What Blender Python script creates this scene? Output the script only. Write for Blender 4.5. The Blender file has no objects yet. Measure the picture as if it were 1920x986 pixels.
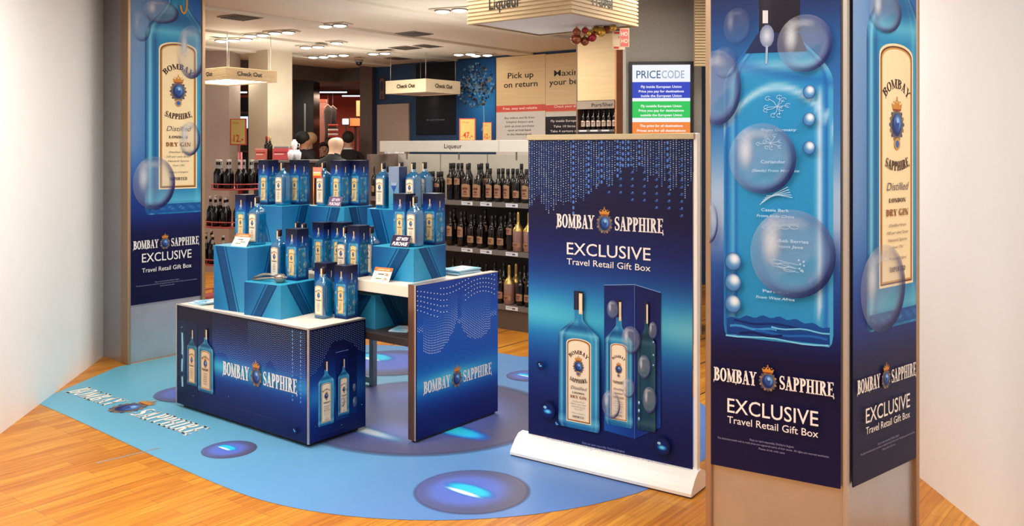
import bpy, math, random
import numpy as np
from mathutils import Vector, Matrix

random.seed(7)
C = bpy.context.scene.collection
PI = math.pi

# ------------------------------------------------------------------ camera, world, lights, exposure
F, YH, CH = 1675.0, 280.0, 1.65          # focal length in pixels of a 1920 wide frame, horizon row, camera height
sc = bpy.context.scene
cd = bpy.data.cameras.new('camera')
cam = bpy.data.objects.new('camera', cd); C.objects.link(cam)
cam.location = (0, 0, CH); cam.rotation_euler = (PI / 2, 0, 0)
cd.sensor_width = 36.0; cd.lens = 36.0 * F / 1920.0
cd.shift_y = (YH - 493.0) / 1920.0
cd.clip_start = 0.05; cd.clip_end = 100
sc.camera = cam
sc.view_settings.view_transform = 'Standard'
sc.view_settings.look = 'None'
sc.view_settings.gamma = 1.0
sc.view_settings.use_curve_mapping = False
sc.view_settings.exposure = 0.18
sc.cycles.max_bounces = 8
sc.cycles.transparent_max_bounces = 24
sc.cycles.sample_clamp_indirect = 4.0
sc.cycles.caustics_reflective = False
sc.cycles.caustics_refractive = False

w = bpy.data.worlds.new('world'); sc.world = w; w.use_nodes = True
w.node_tree.nodes['Background'].inputs[0].default_value = (1.0, 0.97, 0.93, 1)
w.node_tree.nodes['Background'].inputs[1].default_value = 0.55

def area(name, loc, size, power, col=(1, .955, .885), rot=(0, 0, 0), sy=None):
    l = bpy.data.lights.new(name, 'AREA'); l.energy = power; l.color = col
    l.shape = 'RECTANGLE'; l.size = size; l.size_y = sy or size
    o = bpy.data.objects.new(name, l); C.objects.link(o); o.location = loc; o.rotation_euler = rot
    return o
# ceiling lighting of the shop: panels above the aisle and display, plus a few added fills
area('ceiling_and_fill_light', (-0.6, 2.2, 2.93), 1.6, 48)
area('ceiling_and_fill_light', (-1.4, 4.6, 2.93), 1.2, 44)
area('ceiling_and_fill_light', (0.9, 4.9, 2.93), 0.8, 20)
area('ceiling_and_fill_light', (-0.6, 7.0, 2.93), 1.2, 34)
area('ceiling_and_fill_light', (1.0, 0.6, 2.93), 1.2, 34)
area('ceiling_and_fill_light', (-1.6, 10.8, 2.93), 1.4, 62)
area('ceiling_and_fill_light', (-3.9, 12.6, 2.70), .8, 22)  # fill light added to lift the dark bulkhead
area('ceiling_and_fill_light', (-0.2, 9.4, 2.93), 1.2, 34)
area('ceiling_and_fill_light', (1.3, 6.7, 2.93), .6, 16)  # fill light added to lighten the grey pillar
area('ceiling_and_fill_light', (1.5, 2.2, 2.93), .5, 16, (1, .98, .95))  # fill light added to whiten the right wall
area('ceiling_and_fill_light', (-2.4, 4.0, 2.93), .7, 22, (1, .98, .95))  # fill light added to whiten the left wall
area('ceiling_and_fill_light', (-3.6, 9.6, 2.93), 1.4, 45)
# upward fill lights added to brighten the ceiling above the shelving
area('upward_fill_light', (-0.4, 8.6, 1.9), 1.6, 18, rot=(PI, 0, 0), sy=.3)
area('upward_fill_light', (-2.2, 11.6, 1.9), 2.0, 22, rot=(PI, 0, 0), sy=.3)
area('other_shop_light', (-4.2, 18.4, 2.7), 2.5, 120, (1, .66, .48))

# ------------------------------------------------------------------ geometry helpers
def P(px, Y, z=None, py=YH):
    """world point at depth Y seen at pixel column px, at height z or at pixel row py"""
    return Vector(((px - 960) / F * Y, Y, z if z is not None else CH - (py - YH) * Y / F))

def at_z(px, py, z):
    Y = F * (CH - z) / (py - YH)
    return Vector(((px - 960) / F * Y, Y, z))

UX, UY = 0.619, 0.785          # the display's depth direction in plan
RT = math.atan2(-UX, UY)       # local x runs along the display's long front, towards the near corner
C0 = Vector((-1.121, 4.92, 0))
R2 = math.atan2(-0.529, 0.849) # the plinths and bottles stand a little turned

def T(lx, ly, z=0.0):
    return Vector((C0.x + UY * lx + UX * ly, C0.y - UX * lx + UY * ly, z))

class PM:
    """a vertical printed face: turns measured picture positions into metres on the face"""
    def __init__(s, o, d):
        s.o = o; l = math.hypot(*d[:2]); s.d = (d[0] / l, d[1] / l)
        s.rot = math.atan2(s.d[1], s.d[0])
    def __call__(s, px, py):
        t = (px - 960) / F
        a = (t * s.o[1] - s.o[0]) / (s.d[0] - t * s.d[1])
        Y = s.o[1] + s.d[1] * a
        return a, CH - (py - YH) * Y / F

def lin(c):
    c = c / 255.0
    return c / 12.92 if c <= 0.04045 else ((c + 0.055) / 1.055) ** 2.4
def rgb(*c):
    if len(c) == 1: c = c[0]
    return (lin(c[0]), lin(c[1]), lin(c[2]), 1.0)

MATS = {}
def mat(name, col, rough=0.5, metal=0.0, spec=0.5, noise=0.0, nscale=20.0, bump=0.0, emit=None, es=1.0, aniso=None, coat=0.0):
    if name in MATS: return MATS[name]
    m = bpy.data.materials.new(name); m.use_nodes = True
    nt = m.node_tree; b = nt.nodes['Principled BSDF']
    c = rgb(col)
    b.inputs['Base Color'].default_value = c
    b.inputs['Roughness'].default_value = rough
    b.inputs['Metallic'].default_value = metal
    b.inputs['Specular IOR Level'].default_value = spec
    b.inputs['Coat Weight'].default_value = coat
    if noise or bump:
        tc = nt.nodes.new('ShaderNodeTexCoord'); n = nt.nodes.new('ShaderNodeTexNoise')
        mp = nt.nodes.new('ShaderNodeMapping'); nt.links.new(tc.outputs['Object'], mp.inputs[0])
        mp.inputs['Scale'].default_value = aniso or (1, 1, 1)
        nt.links.new(mp.outputs[0], n.inputs['Vector']); n.inputs['Scale'].default_value = nscale
        n.inputs['Detail'].default_value = 4
        if noise:
            r = nt.nodes.new('ShaderNodeValToRGB')
            r.color_ramp.elements[0].position = .3; r.color_ramp.elements[1].position = .7
            r.color_ramp.elements[0].color = tuple(x * (1 - noise) for x in c[:3]) + (1,)
            r.color_ramp.elements[1].color = tuple(min(1, x * (1 + noise)) for x in c[:3]) + (1,)
            nt.links.new(n.outputs['Fac'], r.inputs[0]); nt.links.new(r.outputs[0], b.inputs['Base Color'])
        if bump:
            bp = nt.nodes.new('ShaderNodeBump'); bp.inputs['Strength'].default_value = bump; bp.inputs['Distance'].default_value = .01
            nt.links.new(n.outputs['Fac'], bp.inputs['Height']); nt.links.new(bp.outputs[0], b.inputs['Normal'])
    if emit is not None:
        b.inputs['Emission Color'].default_value = rgb(emit); b.inputs['Emission Strength'].default_value = es
    MATS[name] = m
    return m

def print_mat(name, alpha=False, rough=0.42, emit=0.0, spec=.22):
    m = bpy.data.materials.new(name); m.use_nodes = True
    nt = m.node_tree; b = nt.nodes['Principled BSDF']
    a = nt.nodes.new('ShaderNodeAttribute'); a.attribute_name = 'ink'
    nt.links.new(a.outputs['Color'], b.inputs['Base Color'])
    b.inputs['Roughness'].default_value = rough
    b.inputs['Specular IOR Level'].default_value = spec
    if emit:
        nt.links.remove(b.inputs['Base Color'].links[0]); b.inputs['Base Color'].default_value = (.02, .02, .02, 1)
        nt.links.new(a.outputs['Color'], b.inputs['Emission Color']); b.inputs['Emission Strength'].default_value = emit
    if alpha: nt.links.new(a.outputs['Alpha'], b.inputs['Alpha'])
    return m
INK, INKA = print_mat('printed_ink'), print_mat('printed_ink_glaze', True)
MATTE, MATTEA = print_mat('floor_vinyl_ink', rough=.38, spec=.4), print_mat('floor_vinyl_glaze', True, rough=.38, spec=.4)
SCREEN = print_mat('screen_picture', emit=.9)

def glass_mat(name, tint, body, k_tr=.5, k_gl=.12, rough=.04):
    """coloured bottle glass: clear tint, body colour and gloss mixed"""
    m = bpy.data.materials.new(name); m.use_nodes = True
    nt = m.node_tree; nt.nodes.clear(); N = nt.nodes.new; L = nt.links.new
    out = N('ShaderNodeOutputMaterial'); tr = N('ShaderNodeBsdfTransparent'); tr.inputs[0].default_value = rgb(tint)
    pr = N('ShaderNodeBsdfPrincipled'); pr.inputs['Base Color'].default_value = rgb(body); pr.inputs['Roughness'].default_value = .1
    gl = N('ShaderNodeBsdfGlossy'); gl.inputs['Roughness'].default_value = rough
    lw = N('ShaderNodeLayerWeight'); lw.inputs[0].default_value = .45
    mx = N('ShaderNodeMixShader'); mx.inputs[0].default_value = 1 - k_tr; L(tr.outputs[0], mx.inputs[1]); L(pr.outputs[0], mx.inputs[2])
    mu = N('ShaderNodeMath'); mu.operation = 'MULTIPLY_ADD'; L(lw.outputs['Fresnel'], mu.inputs[0]); mu.inputs[1].default_value = .4; mu.inputs[2].default_value = k_gl * .5
    m2 = N('ShaderNodeMixShader'); L(mu.outputs[0], m2.inputs[0]); L(mx.outputs[0], m2.inputs[1]); L(gl.outputs[0], m2.inputs[2])
    L(m2.outputs[0], out.inputs[0])
    MATS[name] = m
    return m

# ---- mesh builder
class MB:
    def __init__(s): s.v, s.f, s.m, s.sm = [], [], [], []
    def add(s, vs, fs, mi=0, smooth=False):
        b = len(s.v); s.v += [tuple(v) for v in vs]
        for f in fs: s.f.append([b + i for i in f]); s.m.append(mi); s.sm.append(smooth)
        return s
    def box(s, x0, x1, y0, y1, z0, z1, mi=0, bev=0.0):
        if bev:
            e = bev; vs, fs = [], []
            for (zz, i) in ((z0, e), (z0 + e, 0), (z1 - e, 0), (z1, e)):
                vs += [(x0 + i + e, y0 + i, zz), (x1 - i - e, y0 + i, zz), (x1 - i, y0 + i + e, zz), (x1 - i, y1 - i - e, zz),
                       (x1 - i - e, y1 - i, zz), (x0 + i + e, y1 - i, zz), (x0 + i, y1 - i - e, zz), (x0 + i, y0 + i + e, zz)]
            for r in range(3):
                for k in range(8): fs.append([r * 8 + k, r * 8 + (k + 1) % 8, r * 8 + 8 + (k + 1) % 8, r * 8 + 8 + k])
            fs.append(list(range(7, -1, -1))); fs.append(list(range(24, 32)))
            return s.add(vs, fs, mi)
        vs = [(x, y, z) for z in (z0, z1) for (x, y) in ((x0, y0), (x1, y0), (x1, y1), (x0, y1))]
        return s.add(vs, [[3, 2, 1, 0], [4, 5, 6, 7], [0, 1, 5, 4], [1, 2, 6, 5], [2, 3, 7, 6], [3, 0, 4, 7]], mi)
    def prism(s, pts, z0, z1, mi=0):
        n = len(pts)
        return s.add([(x, y, z0) for x, y in pts] + [(x, y, z1) for x, y in pts],
                     [list(range(n))[::-1], list(range(n, 2 * n))] + [[i, (i + 1) % n, n + (i + 1) % n, n + i] for i in range(n)], mi)
    def lathe(s, prof, n=20, mi=0, c=(0, 0), smooth=True, cap=True, sq=None):
        """prof: (radius, z); sq(z) gives how square the section is 0..1"""
        vs, fs = [], []
        for r, z in prof:
            for k in range(n):
                a = 2 * PI * (k + .5) / n
                rr = r
                if sq:
                    q = sq(z); cx, cy = math.cos(a), math.sin(a); p = 2 + q * 10
                    rr = r / (abs(cx) ** p + abs(cy) ** p) ** (1 / p)
                vs.append((c[0] + rr * math.cos(a), c[1] + rr * math.sin(a), z))
        for i in range(len(prof) - 1):
            for k in range(n): fs.append([i * n + k, i * n + (k + 1) % n, (i + 1) * n + (k + 1) % n, (i + 1) * n + k])
        s.add(vs, fs, mi, smooth)
        if cap:
            b = len(s.v) - len(vs)
            s.f.append([b + k for k in range(n)][::-1]); s.m.append(mi); s.sm.append(False)
            s.f.append([b + (len(prof) - 1) * n + k for k in range(n)]); s.m.append(mi); s.sm.append(False)
        return s
    def tube(s, pts, r, n=8, mi=0, closed=False):
        pts = [Vector(p) for p in pts]; N = len(pts); vs, fs = [], []
        rr = r if isinstance(r, (list, tuple)) else [r] * N
        prev = None
        for i, p in enumerate(pts):
            if closed: d = pts[(i + 1) % N] - pts[i - 1]
            else: d = pts[min(i + 1, N - 1)] - pts[max(i - 1, 0)]
            d.normalize()
            if prev is None: a = d.orthogonal().normalized()
            else: a = (prev - d * prev.dot(d)).normalized()
            prev = a; b = d.cross(a)
            for k in range(n):
                t = 2 * PI * k / n
                vs.append(p + a * math.cos(t) * rr[i] + b * math.sin(t) * rr[i])
        for i in range(N if closed else N - 1):
            j = (i + 1) % N
            for k in range(n): fs.append([i * n + k, i * n + (k + 1) % n, j * n + (k + 1) % n, j * n + k])
        if not closed: fs += [list(range(n))[::-1], [(N - 1) * n + k for k in range(n)]]
        return s.add(vs, fs, mi, True)
    def ball(s, c, r, n=12, mi=0):
        rx = r if isinstance(r, (list, tuple)) else (r, r, r); vs, fs = [], []
        for i in range(n + 1):
            p = PI * i / n
            for k in range(n * 2):
                t = PI * k / n
                vs.append((c[0] + rx[0] * math.sin(p) * math.cos(t), c[1] + rx[1] * math.sin(p) * math.sin(t), c[2] - rx[2] * math.cos(p)))
        m = n * 2
        for i in range(n):
            for k in range(m): fs.append([i * m + k, i * m + (k + 1) % m, (i + 1) * m + (k + 1) % m, (i + 1) * m + k])
        return s.add(vs, fs, mi, True)
    def build(s, name, mats, parent=None, loc=None, rot=None):
        me = bpy.data.meshes.new(name); me.from_pydata(s.v, [], s.f)
        for m in (mats if isinstance(mats, (list, tuple)) else [mats]): me.materials.append(m)
        me.polygons.foreach_set('material_index', s.m); me.polygons.foreach_set('use_smooth', s.sm)
        me.update()
        o = bpy.data.objects.new(name, me); C.objects.link(o)
        if parent is not None: o.parent = parent
        if loc is not None: o.location = loc
        if rot is not None: o.rotation_euler = (0, 0, rot) if not isinstance(rot, (tuple, list)) else rot
        return o

def tag(o, label=None, cat=None, group=None, kind=None):
    if label: o['label'] = label
    if cat: o['category'] = cat
    if group: o['group'] = group
    if kind: o['kind'] = kind
    return o
def empty(name, label, cat, loc=(0, 0, 0), rot=0.0, group=None):
    o = bpy.data.objects.new(name, None); C.objects.link(o); o.location = loc; o.rotation_euler = (0, 0, rot)
    o.empty_display_size = .05
    return tag(o, label, cat, group)
def children(o): return CH_OF.get(o.name, [])
CH_OF = {}
def reg(root):
    """remember a prototype's tree so that it can be copied"""
    bpy.context.view_layer.update()
    def walk(o): return [(c, walk(c)) for c in o.children]
    return (root, walk(root))
def dup(tree, loc, rot, label=None, group=None, scale=None):
    def cp(o, sub, par):
        c = o.copy(); C.objects.link(c); c.parent = par
        for (x, y) in sub: cp(x, y, c)
        return c
    r = cp(tree[0], tree[1], None); r.location = loc; r.rotation_euler = (0, 0, rot)
    if scale: r.scale = (scale,) * 3 if not isinstance(scale, tuple) else scale
    if label: r['label'] = label
    if group: r['group'] = group
    return r
def place(proto, loc, rot, label=None, group=None, scale=None, used=set()):
    """the prototype itself serves as the first one, copies after that"""
    r = proto[0]
    if r.name not in used:
        used.add(r.name); r.location = loc; r.rotation_euler = (0, 0, rot)
        if scale: r.scale = (scale,) * 3 if not isinstance(scale, tuple) else scale
        if label: r['label'] = label
        if group: r['group'] = group
        return r
    return dup(proto, loc, rot, label, group, scale)

# ------------------------------------------------------------------ lettering
_fc = {}
def sans(txt, bold=0.0):
    k = (txt, bold)
    if k not in _fc:
        c = bpy.data.curves.new('t', 'FONT'); c.body = txt; c.offset = bold; c.resolution_u = 3
        o = bpy.data.objects.new('t', c); m = bpy.data.meshes.new_from_object(o)
        vs = [(v.co.x / .73, v.co.y / .73) for v in m.vertices]; fs = [list(p.vertices) for p in m.polygons]
        bpy.data.objects.remove(o); bpy.data.curves.remove(c); bpy.data.meshes.remove(m)
        x0 = min(v[0] for v in vs); vs = [(v[0] - x0, v[1]) for v in vs]
        _fc[k] = (vs, fs, max(v[0] for v in vs))
    return _fc[k]

def strip(pts, ws):
    """a strip of varying width along pts -> quads"""
    vs, fs = [], []; n = len(pts)
    if not isinstance(ws, (list, tuple)): ws = [ws] * n
    for i in range(n):
        a, b = pts[max(i - 1, 0)], pts[min(i + 1, n - 1)]
        dx, dy = b[0] - a[0], b[1] - a[1]; l = math.hypot(dx, dy) or 1; nx, ny = -dy / l, dx / l; h = ws[i] / 2
        vs += [(pts[i][0] + nx * h, pts[i][1] + ny * h), (pts[i][0] - nx * h, pts[i][1] - ny * h)]
    for i in range(n - 1): fs.append([2 * i, 2 * i + 1, 2 * i + 3, 2 * i + 2])
    return vs, fs
def arcpts(cx, cy, rx, ry, a0, a1, n=12):
    return [(cx + rx * math.cos(math.radians(a0 + (a1 - a0) * i / n)), cy + ry * math.sin(math.radians(a0 + (a1 - a0) * i / n))) for i in range(n + 1)]
def _letter(ch):
    Tk, t, sh, so = .20, .085, .075, .085
    out = []
    def rect(x0, y0, x1, y1): out.append(([(x0, y0), (x1, y0), (x1, y1), (x0, y1)], [[0, 1, 2, 3]]))
    def serif(x, y, wd=Tk, up=True): rect(x - wd / 2 - so, y if not up else y - sh, x + wd / 2 + so, y + sh if not up else y)
    def stem(x, wd=Tk, y0=0, y1=1, s0=True, s1=True):
        rect(x - wd / 2, y0, x + wd / 2, y1)
        if s0: serif(x, y0, wd, False)
        if s1: serif(x, y1, wd, True)
    def st(p, w_): out.append(strip(p, w_))
    def swell(n, a, b): return [a + (b - a) * math.sin(PI * i / n) for i in range(n + 1)]
    if ch == 'B':
        stem(.2); st(arcpts(.26, .76, .24, .20, 90, -90), swell(12, t, Tk)); st(arcpts(.26, .28, .29, .24, 90, -90), swell(12, t, Tk)); wd = .66
        rect(.0, -.12, .06, .1)
    elif ch == 'O':
        p = arcpts(.34, .5, .245, .46, 90, 450, 24); st(p, [t + (Tk - t) * abs(math.sin(2 * PI * i / 24)) for i in range(25)]); wd = .68
    elif ch == 'M':
        stem(.14, .09); stem(.74, Tk); st([(.16, 1), (.44, .05)], [.18, .18]); st([(.44, .05), (.72, 1)], [.08, .08]); wd = .9
    elif ch == 'A':
        st([(.34, 1), (.12, 0)], [.09, .09]); st([(.33, 1.0), (.58, 0)], [.2, .2]); rect(.18, .28, .52, .36); serif(.12, 0, .1, False); serif(.58, 0, .2, False); wd = .72
    elif ch == 'Y':
        stem(.34, Tk, 0, .5, True, False); st([(.34, .45), (.12, 1)], [.19, .19]); st([(.34, .45), (.58, 1)], [.09, .09]); serif(.12, 1, .16); serif(.58, 1, .1); wd = .68
    elif ch == 'S':
        p = arcpts(.31, .745, .2, .205, 15, 250, 12) ; q = arcpts(.3, .27, .22, .22, 75, -165, 12)
        n = len(p) + len(q); st(p + q, [t + (Tk - t) * math.exp(-((i - n / 2) / (n * .2)) ** 2) for i in range(n)])
        rect(.46, .72, .53, .98); rect(.07, .02, .14, .3); wd = .6
    elif ch == 'P':
        stem(.2); st(arcpts(.26, .72, .27, .235, 90, -90), swell(12, t, Tk)); wd = .62
    elif ch == 'R':
        stem(.2); st(arcpts(.26, .74, .25, .215, 90, -90), swell(12, t, Tk)); st([(.34, .52), (.6, .03)], [.18, .18]); rect(.52, 0, .74, sh); wd = .74
    elif ch == 'H':
        stem(.2); stem(.64); rect(.2, .46, .64, .54); wd = .84
    elif ch == 'I':
        stem(.19); wd = .38
    elif ch == 'E':
        stem(.2); rect(.2, .92, .6, 1); rect(.2, .46, .48, .54); rect(.2, 0, .62, .08); rect(.54, .78, .61, 1); rect(.45, .38, .5, .62); rect(.56, 0, .63, .24)
        wd = .68
    elif ch == 'N':
        stem(.14, .09); stem(.62, .09, 0, 1, False, True); st([(.15, 1), (.61, 0)], [.18, .18]); wd = .76
    elif ch == 'D':
        stem(.2); st(arcpts(.26, .5, .3, .46, 90, -90), swell(12, t, Tk)); wd = .68
    elif ch == 'L':
        stem(.2); rect(.2, 0, .6, .08); rect(.54, 0, .61, .26); wd = .64
    elif ch == 'G':
        p = arcpts(.36, .5, .26, .46, 40, 320, 18); st(p, [t + (Tk - t) * abs(math.sin(PI * i / 18)) for i in range(19)]); stem(.56, .18, 0, .42, False, True); wd = .72
    elif ch == 'T':
        stem(.34, Tk, 0, 1, True, False); rect(.06, .92, .62, 1); rect(.06, .74, .12, 1); rect(.56, .74, .62, 1); wd = .68
    else: wd = .32
    return out, wd
def slab(txt, bold=0):
    k = ('slab', txt)
    if k not in _fc:
        vs, fs, x = [], [], 0.0
        for i, ch in enumerate(txt):
            polys, wd = _letter(ch)
            for (pv, pf) in polys:
                b = len(vs); vs += [((x + px) * .82, py) for px, py in pv]; fs += [[b + i_ for i_ in f] for f in pf]
            x += wd + .03
        if txt == 'SAPPHIRE':    # the little flourish under the last letter
            pv, pf = strip([(x - .16, .02), (x - .06, -.06), (x - .1, -.16)], [.1, .1, .04]); b = len(vs)
            vs += [(px * .82, py) for px, py in pv]; fs += [[b + i_ for i_ in f] for f in pf]
        _fc[k] = (vs, fs, (x - .03) * .82)
    return _fc[k]

# ------------------------------------------------------------------ printed artwork: flat coloured shapes in thin layers
def mixc(a, b, t):
    t = max(0.0, min(1.0, t)); return tuple(a[i] + (b[i] - a[i]) * t for i in range(3))
def keys(ks, t):
    if t <= ks[0][0]: return ks[0][1]
    for (a, ca), (b, cb) in zip(ks, ks[1:]):
        if t <= b: return mixc(ca, cb, (t - a) / (b - a))
    return ks[-1][1]
def sstep(a, b, x):
    t = max(0.0, min(1.0, (x - a) / (b - a))); return t * t * (3 - 2 * t)
def gs(x, s): return math.exp(-(x / s) ** 2)

def dense(l):
    """the depth of a printed ink: dark tones print denser than light ones"""
    return l * (.70 + .30 * min(1.0, l * 2.5))

class Art:
    EPS = .00022
    def __init__(s, eps=None): s.v, s.f, s.c, s.m, s.z, s.e = [], [], [], [], 0.0, eps or s.EPS
    def put(s, vs, fs, cols, alpha=False):
        s.z += s.e; b = len(s.v)
        s.v += [(x, y, s.z) for x, y in vs]
        if not isinstance(cols, list): cols = [cols] * len(vs)
        s.c += [(dense(lin(c[0])), dense(lin(c[1])), dense(lin(c[2])), c[3] if len(c) > 3 else 1.0) for c in cols]
        for f in fs: s.f.append([b + i for i in f]); s.m.append(1 if alpha else 0)
    def grid(s, x0, y0, x1, y1, nx, ny, fn, alpha=False):
        vs = [(x0 + (x1 - x0) * i / nx, y0 + (y1 - y0) * j / ny) for j in range(ny + 1) for i in range(nx + 1)]
        cs = [fn(i / nx, j / ny) for j in range(ny + 1) for i in range(nx + 1)]
        s.put(vs, [[j * (nx + 1) + i, j * (nx + 1) + i + 1, (j + 1) * (nx + 1) + i + 1, (j + 1) * (nx + 1) + i] for j in range(ny) for i in range(nx)], cs, alpha)
    def rect(s, x0, y0, x1, y1, c, alpha=False): s.put([(x0, y0), (x1, y0), (x1, y1), (x0, y1)], [[0, 1, 2, 3]], c, alpha)
    def poly(s, pts, c, alpha=False): s.put(pts, [list(range(len(pts)))], c, alpha)
    def disc(s, cx, cy, rx, ry, fn, nr=6, nt=28, alpha=False, rot=0):
        vs, cs = [(cx, cy)], [fn(0, 0) if callable(fn) else fn]; cr, sr = math.cos(rot), math.sin(rot)
        for i in range(1, nr + 1):
            for k in range(nt):
                a = 2 * PI * k / nt; r = i / nr
                x, y = rx * r * math.cos(a), ry * r * math.sin(a)
                vs.append((cx + x * cr - y * sr, cy + x * sr + y * cr)); cs.append(fn(r, a) if callable(fn) else fn)
        fs = [[0, 1 + k, 1 + (k + 1) % nt] for k in range(nt)]
        for i in range(nr - 1):
            for k in range(nt): fs.append([1 + i * nt + k, 1 + (i + 1) * nt + k, 1 + (i + 1) * nt + (k + 1) % nt, 1 + i * nt + (k + 1) % nt])
        s.put(vs, fs, cs, alpha)
    def loft(s, cx, y0, h, hw, fn, ys, ns=16, clip=None, alpha=False):
        vs, cs = [], []
        for y in ys:
            k = hw(y)
            for i in range(ns + 1):
                q = -1 + 2 * i / ns; x = cx + q * k
                if clip: x = min(max(x, clip[0]), clip[1])
                vs.append((x, y0 + y * h)); cs.append(fn(q, y))
        n = ns + 1
        s.put(vs, [[j * n + i, j * n + i + 1, (j + 1) * n + i + 1, (j + 1) * n + i] for j in range(len(ys) - 1) for i in range(ns)], cs, alpha)
    def line(s, pts, wd, c, alpha=False):
        vs, fs = strip(pts, wd); s.put(vs, fs, c, alpha)
    def text(s, txt, x, y, size, c, align='c', width=None, bold=0.0, shear=0.0, font=sans, arc=None, alpha=False, dark=None):
        """size: cap height; arc=(radius): positive bends like a rainbow, negative like a smile"""
        vs, fs, w0 = font(txt, bold); sx = (width / w0) if width else size
        wt = w0 * sx; ox = {'c': -wt / 2, 'l': 0, 'r': -wt}[align]
        out = []
        for (a, b) in vs:
            X = ox + a * sx + shear * b * size; Yv = b * size
            if arc:
                R = arc; th = X / R
                out.append((x + (R + Yv) * math.sin(th), y + (R + Yv) * math.cos(th) - R))
            else: out.append((x + X, y + Yv))
        s.put(out, fs, c, alpha)
    def dots(s, pts, c, k=4):
        """pts: (x, y, rx, ry[, colour])"""
        vs, fs, cs = [], [], []
        for p in pts:
            b = len(vs)
            for i in range(k):
                a = 2 * PI * i / k; vs.append((p[0] + p[2] * math.cos(a), p[1] + p[3] * math.sin(a))); cs.append(p[4] if len(p) > 4 else c)
            fs.append([b + i for i in range(k)])
        if vs: s.put(vs, fs, cs)
    def build(s, name, parent=None, loc=(0, 0, 0), rot=0.0, flat=False, mats=(INK, INKA)):
        me = bpy.data.meshes.new(name)
        me.from_pydata([(x, y, z) if flat else (x, -z, y) for x, y, z in s.v], [], s.f)
        for m in mats: me.materials.append(m)
        me.polygons.foreach_set('material_index', s.m)
        at = me.color_attributes.new('ink', 'FLOAT_COLOR', 'POINT')
        at.data.foreach_set('color', np.array(s.c, dtype=np.float32).ravel())
        me.update()
        o = bpy.data.objects.new(name, me); C.objects.link(o)
        if parent is not None: o.parent = parent
        o.location = loc; o.rotation_euler = (0, 0, rot) if not isinstance(rot, (tuple, list)) else rot
        return o

WHITE = (236, 232, 228)
def crest(a, cx, cy, h, simple=False):
    """the small royal emblem: crown over a blue oval in a ring of ornament; cy is the oval's centre, h the whole height"""
    ow, oh = .30 * h, .33 * h
    a.disc(cx, cy, ow * 1.05, oh * 1.08, (116, 104, 98), 1, 16)
    if not simple:
        a.dots([(cx + ow * 1.06 * math.cos(t), cy + oh * 1.08 * math.sin(t), h * .05, h * .05, (150, 128, 100) if i % 2 else (90, 90, 110)) for i, t in enumerate([2 * PI * k / 16 for k in range(16)])], WHITE, 6)
    a.disc(cx, cy, ow * .78, oh * .82, lambda r, t: mixc((120, 170, 225), (22, 50, 110), sstep(.1, 1, r + .35 * math.cos(t - .8) * -1)), 4, 16)
    if not simple:
        a.disc(cx + ow * .05, cy + oh * .02, ow * .32, oh * .42, (40, 80, 150), 1, 10)
        a.disc(cx + ow * .12, cy + oh * .3, ow * .2, oh * .2, (150, 190, 230), 1, 8)
    y = cy + oh * 1.0; W = ow * .85; g = (196, 140, 62)
    a.poly([(cx - W * .75, y), (cx + W * .75, y), (cx + W * .95, y + h * .17), (cx + W * .5, y + h * .12), (cx + W * .25, y + h * .24), (cx, y + h * .14),
            (cx - W * .25, y + h * .24), (cx - W * .5, y + h * .12), (cx - W * .95, y + h * .17)], g)
    a.rect(cx - W * .75, y, cx + W * .75, y + h * .035, (150, 70, 40))
    a.dots([(cx, y + h * .24, h * .03, h * .04), (cx - W * .6, y + h * .2, h * .025, h * .025), (cx + W * .6, y + h * .2, h * .025, h * .025)], g, 6)
    if not simple:
        a.line([(cx, y + h * .24), (cx, y + h * .33)], h * .02, g); a.line([(cx - h * .03, y + h * .295), (cx + h * .03, y + h * .295)], h * .02, g)

def logo(a, cx, cy, wd, col=WHITE):
    ch = .115 * wd
    a.text('BOMBAY', cx - wd / 2, cy - ch / 2, ch, col, 'l', width=.37 * wd, font=slab)
    a.text('SAPPHIRE', cx + wd / 2, cy - ch / 2, ch, col, 'r', width=.44 * wd, font=slab)
    crest(a, cx - .032 * wd, cy - .005 * wd, .21 * wd)

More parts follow.
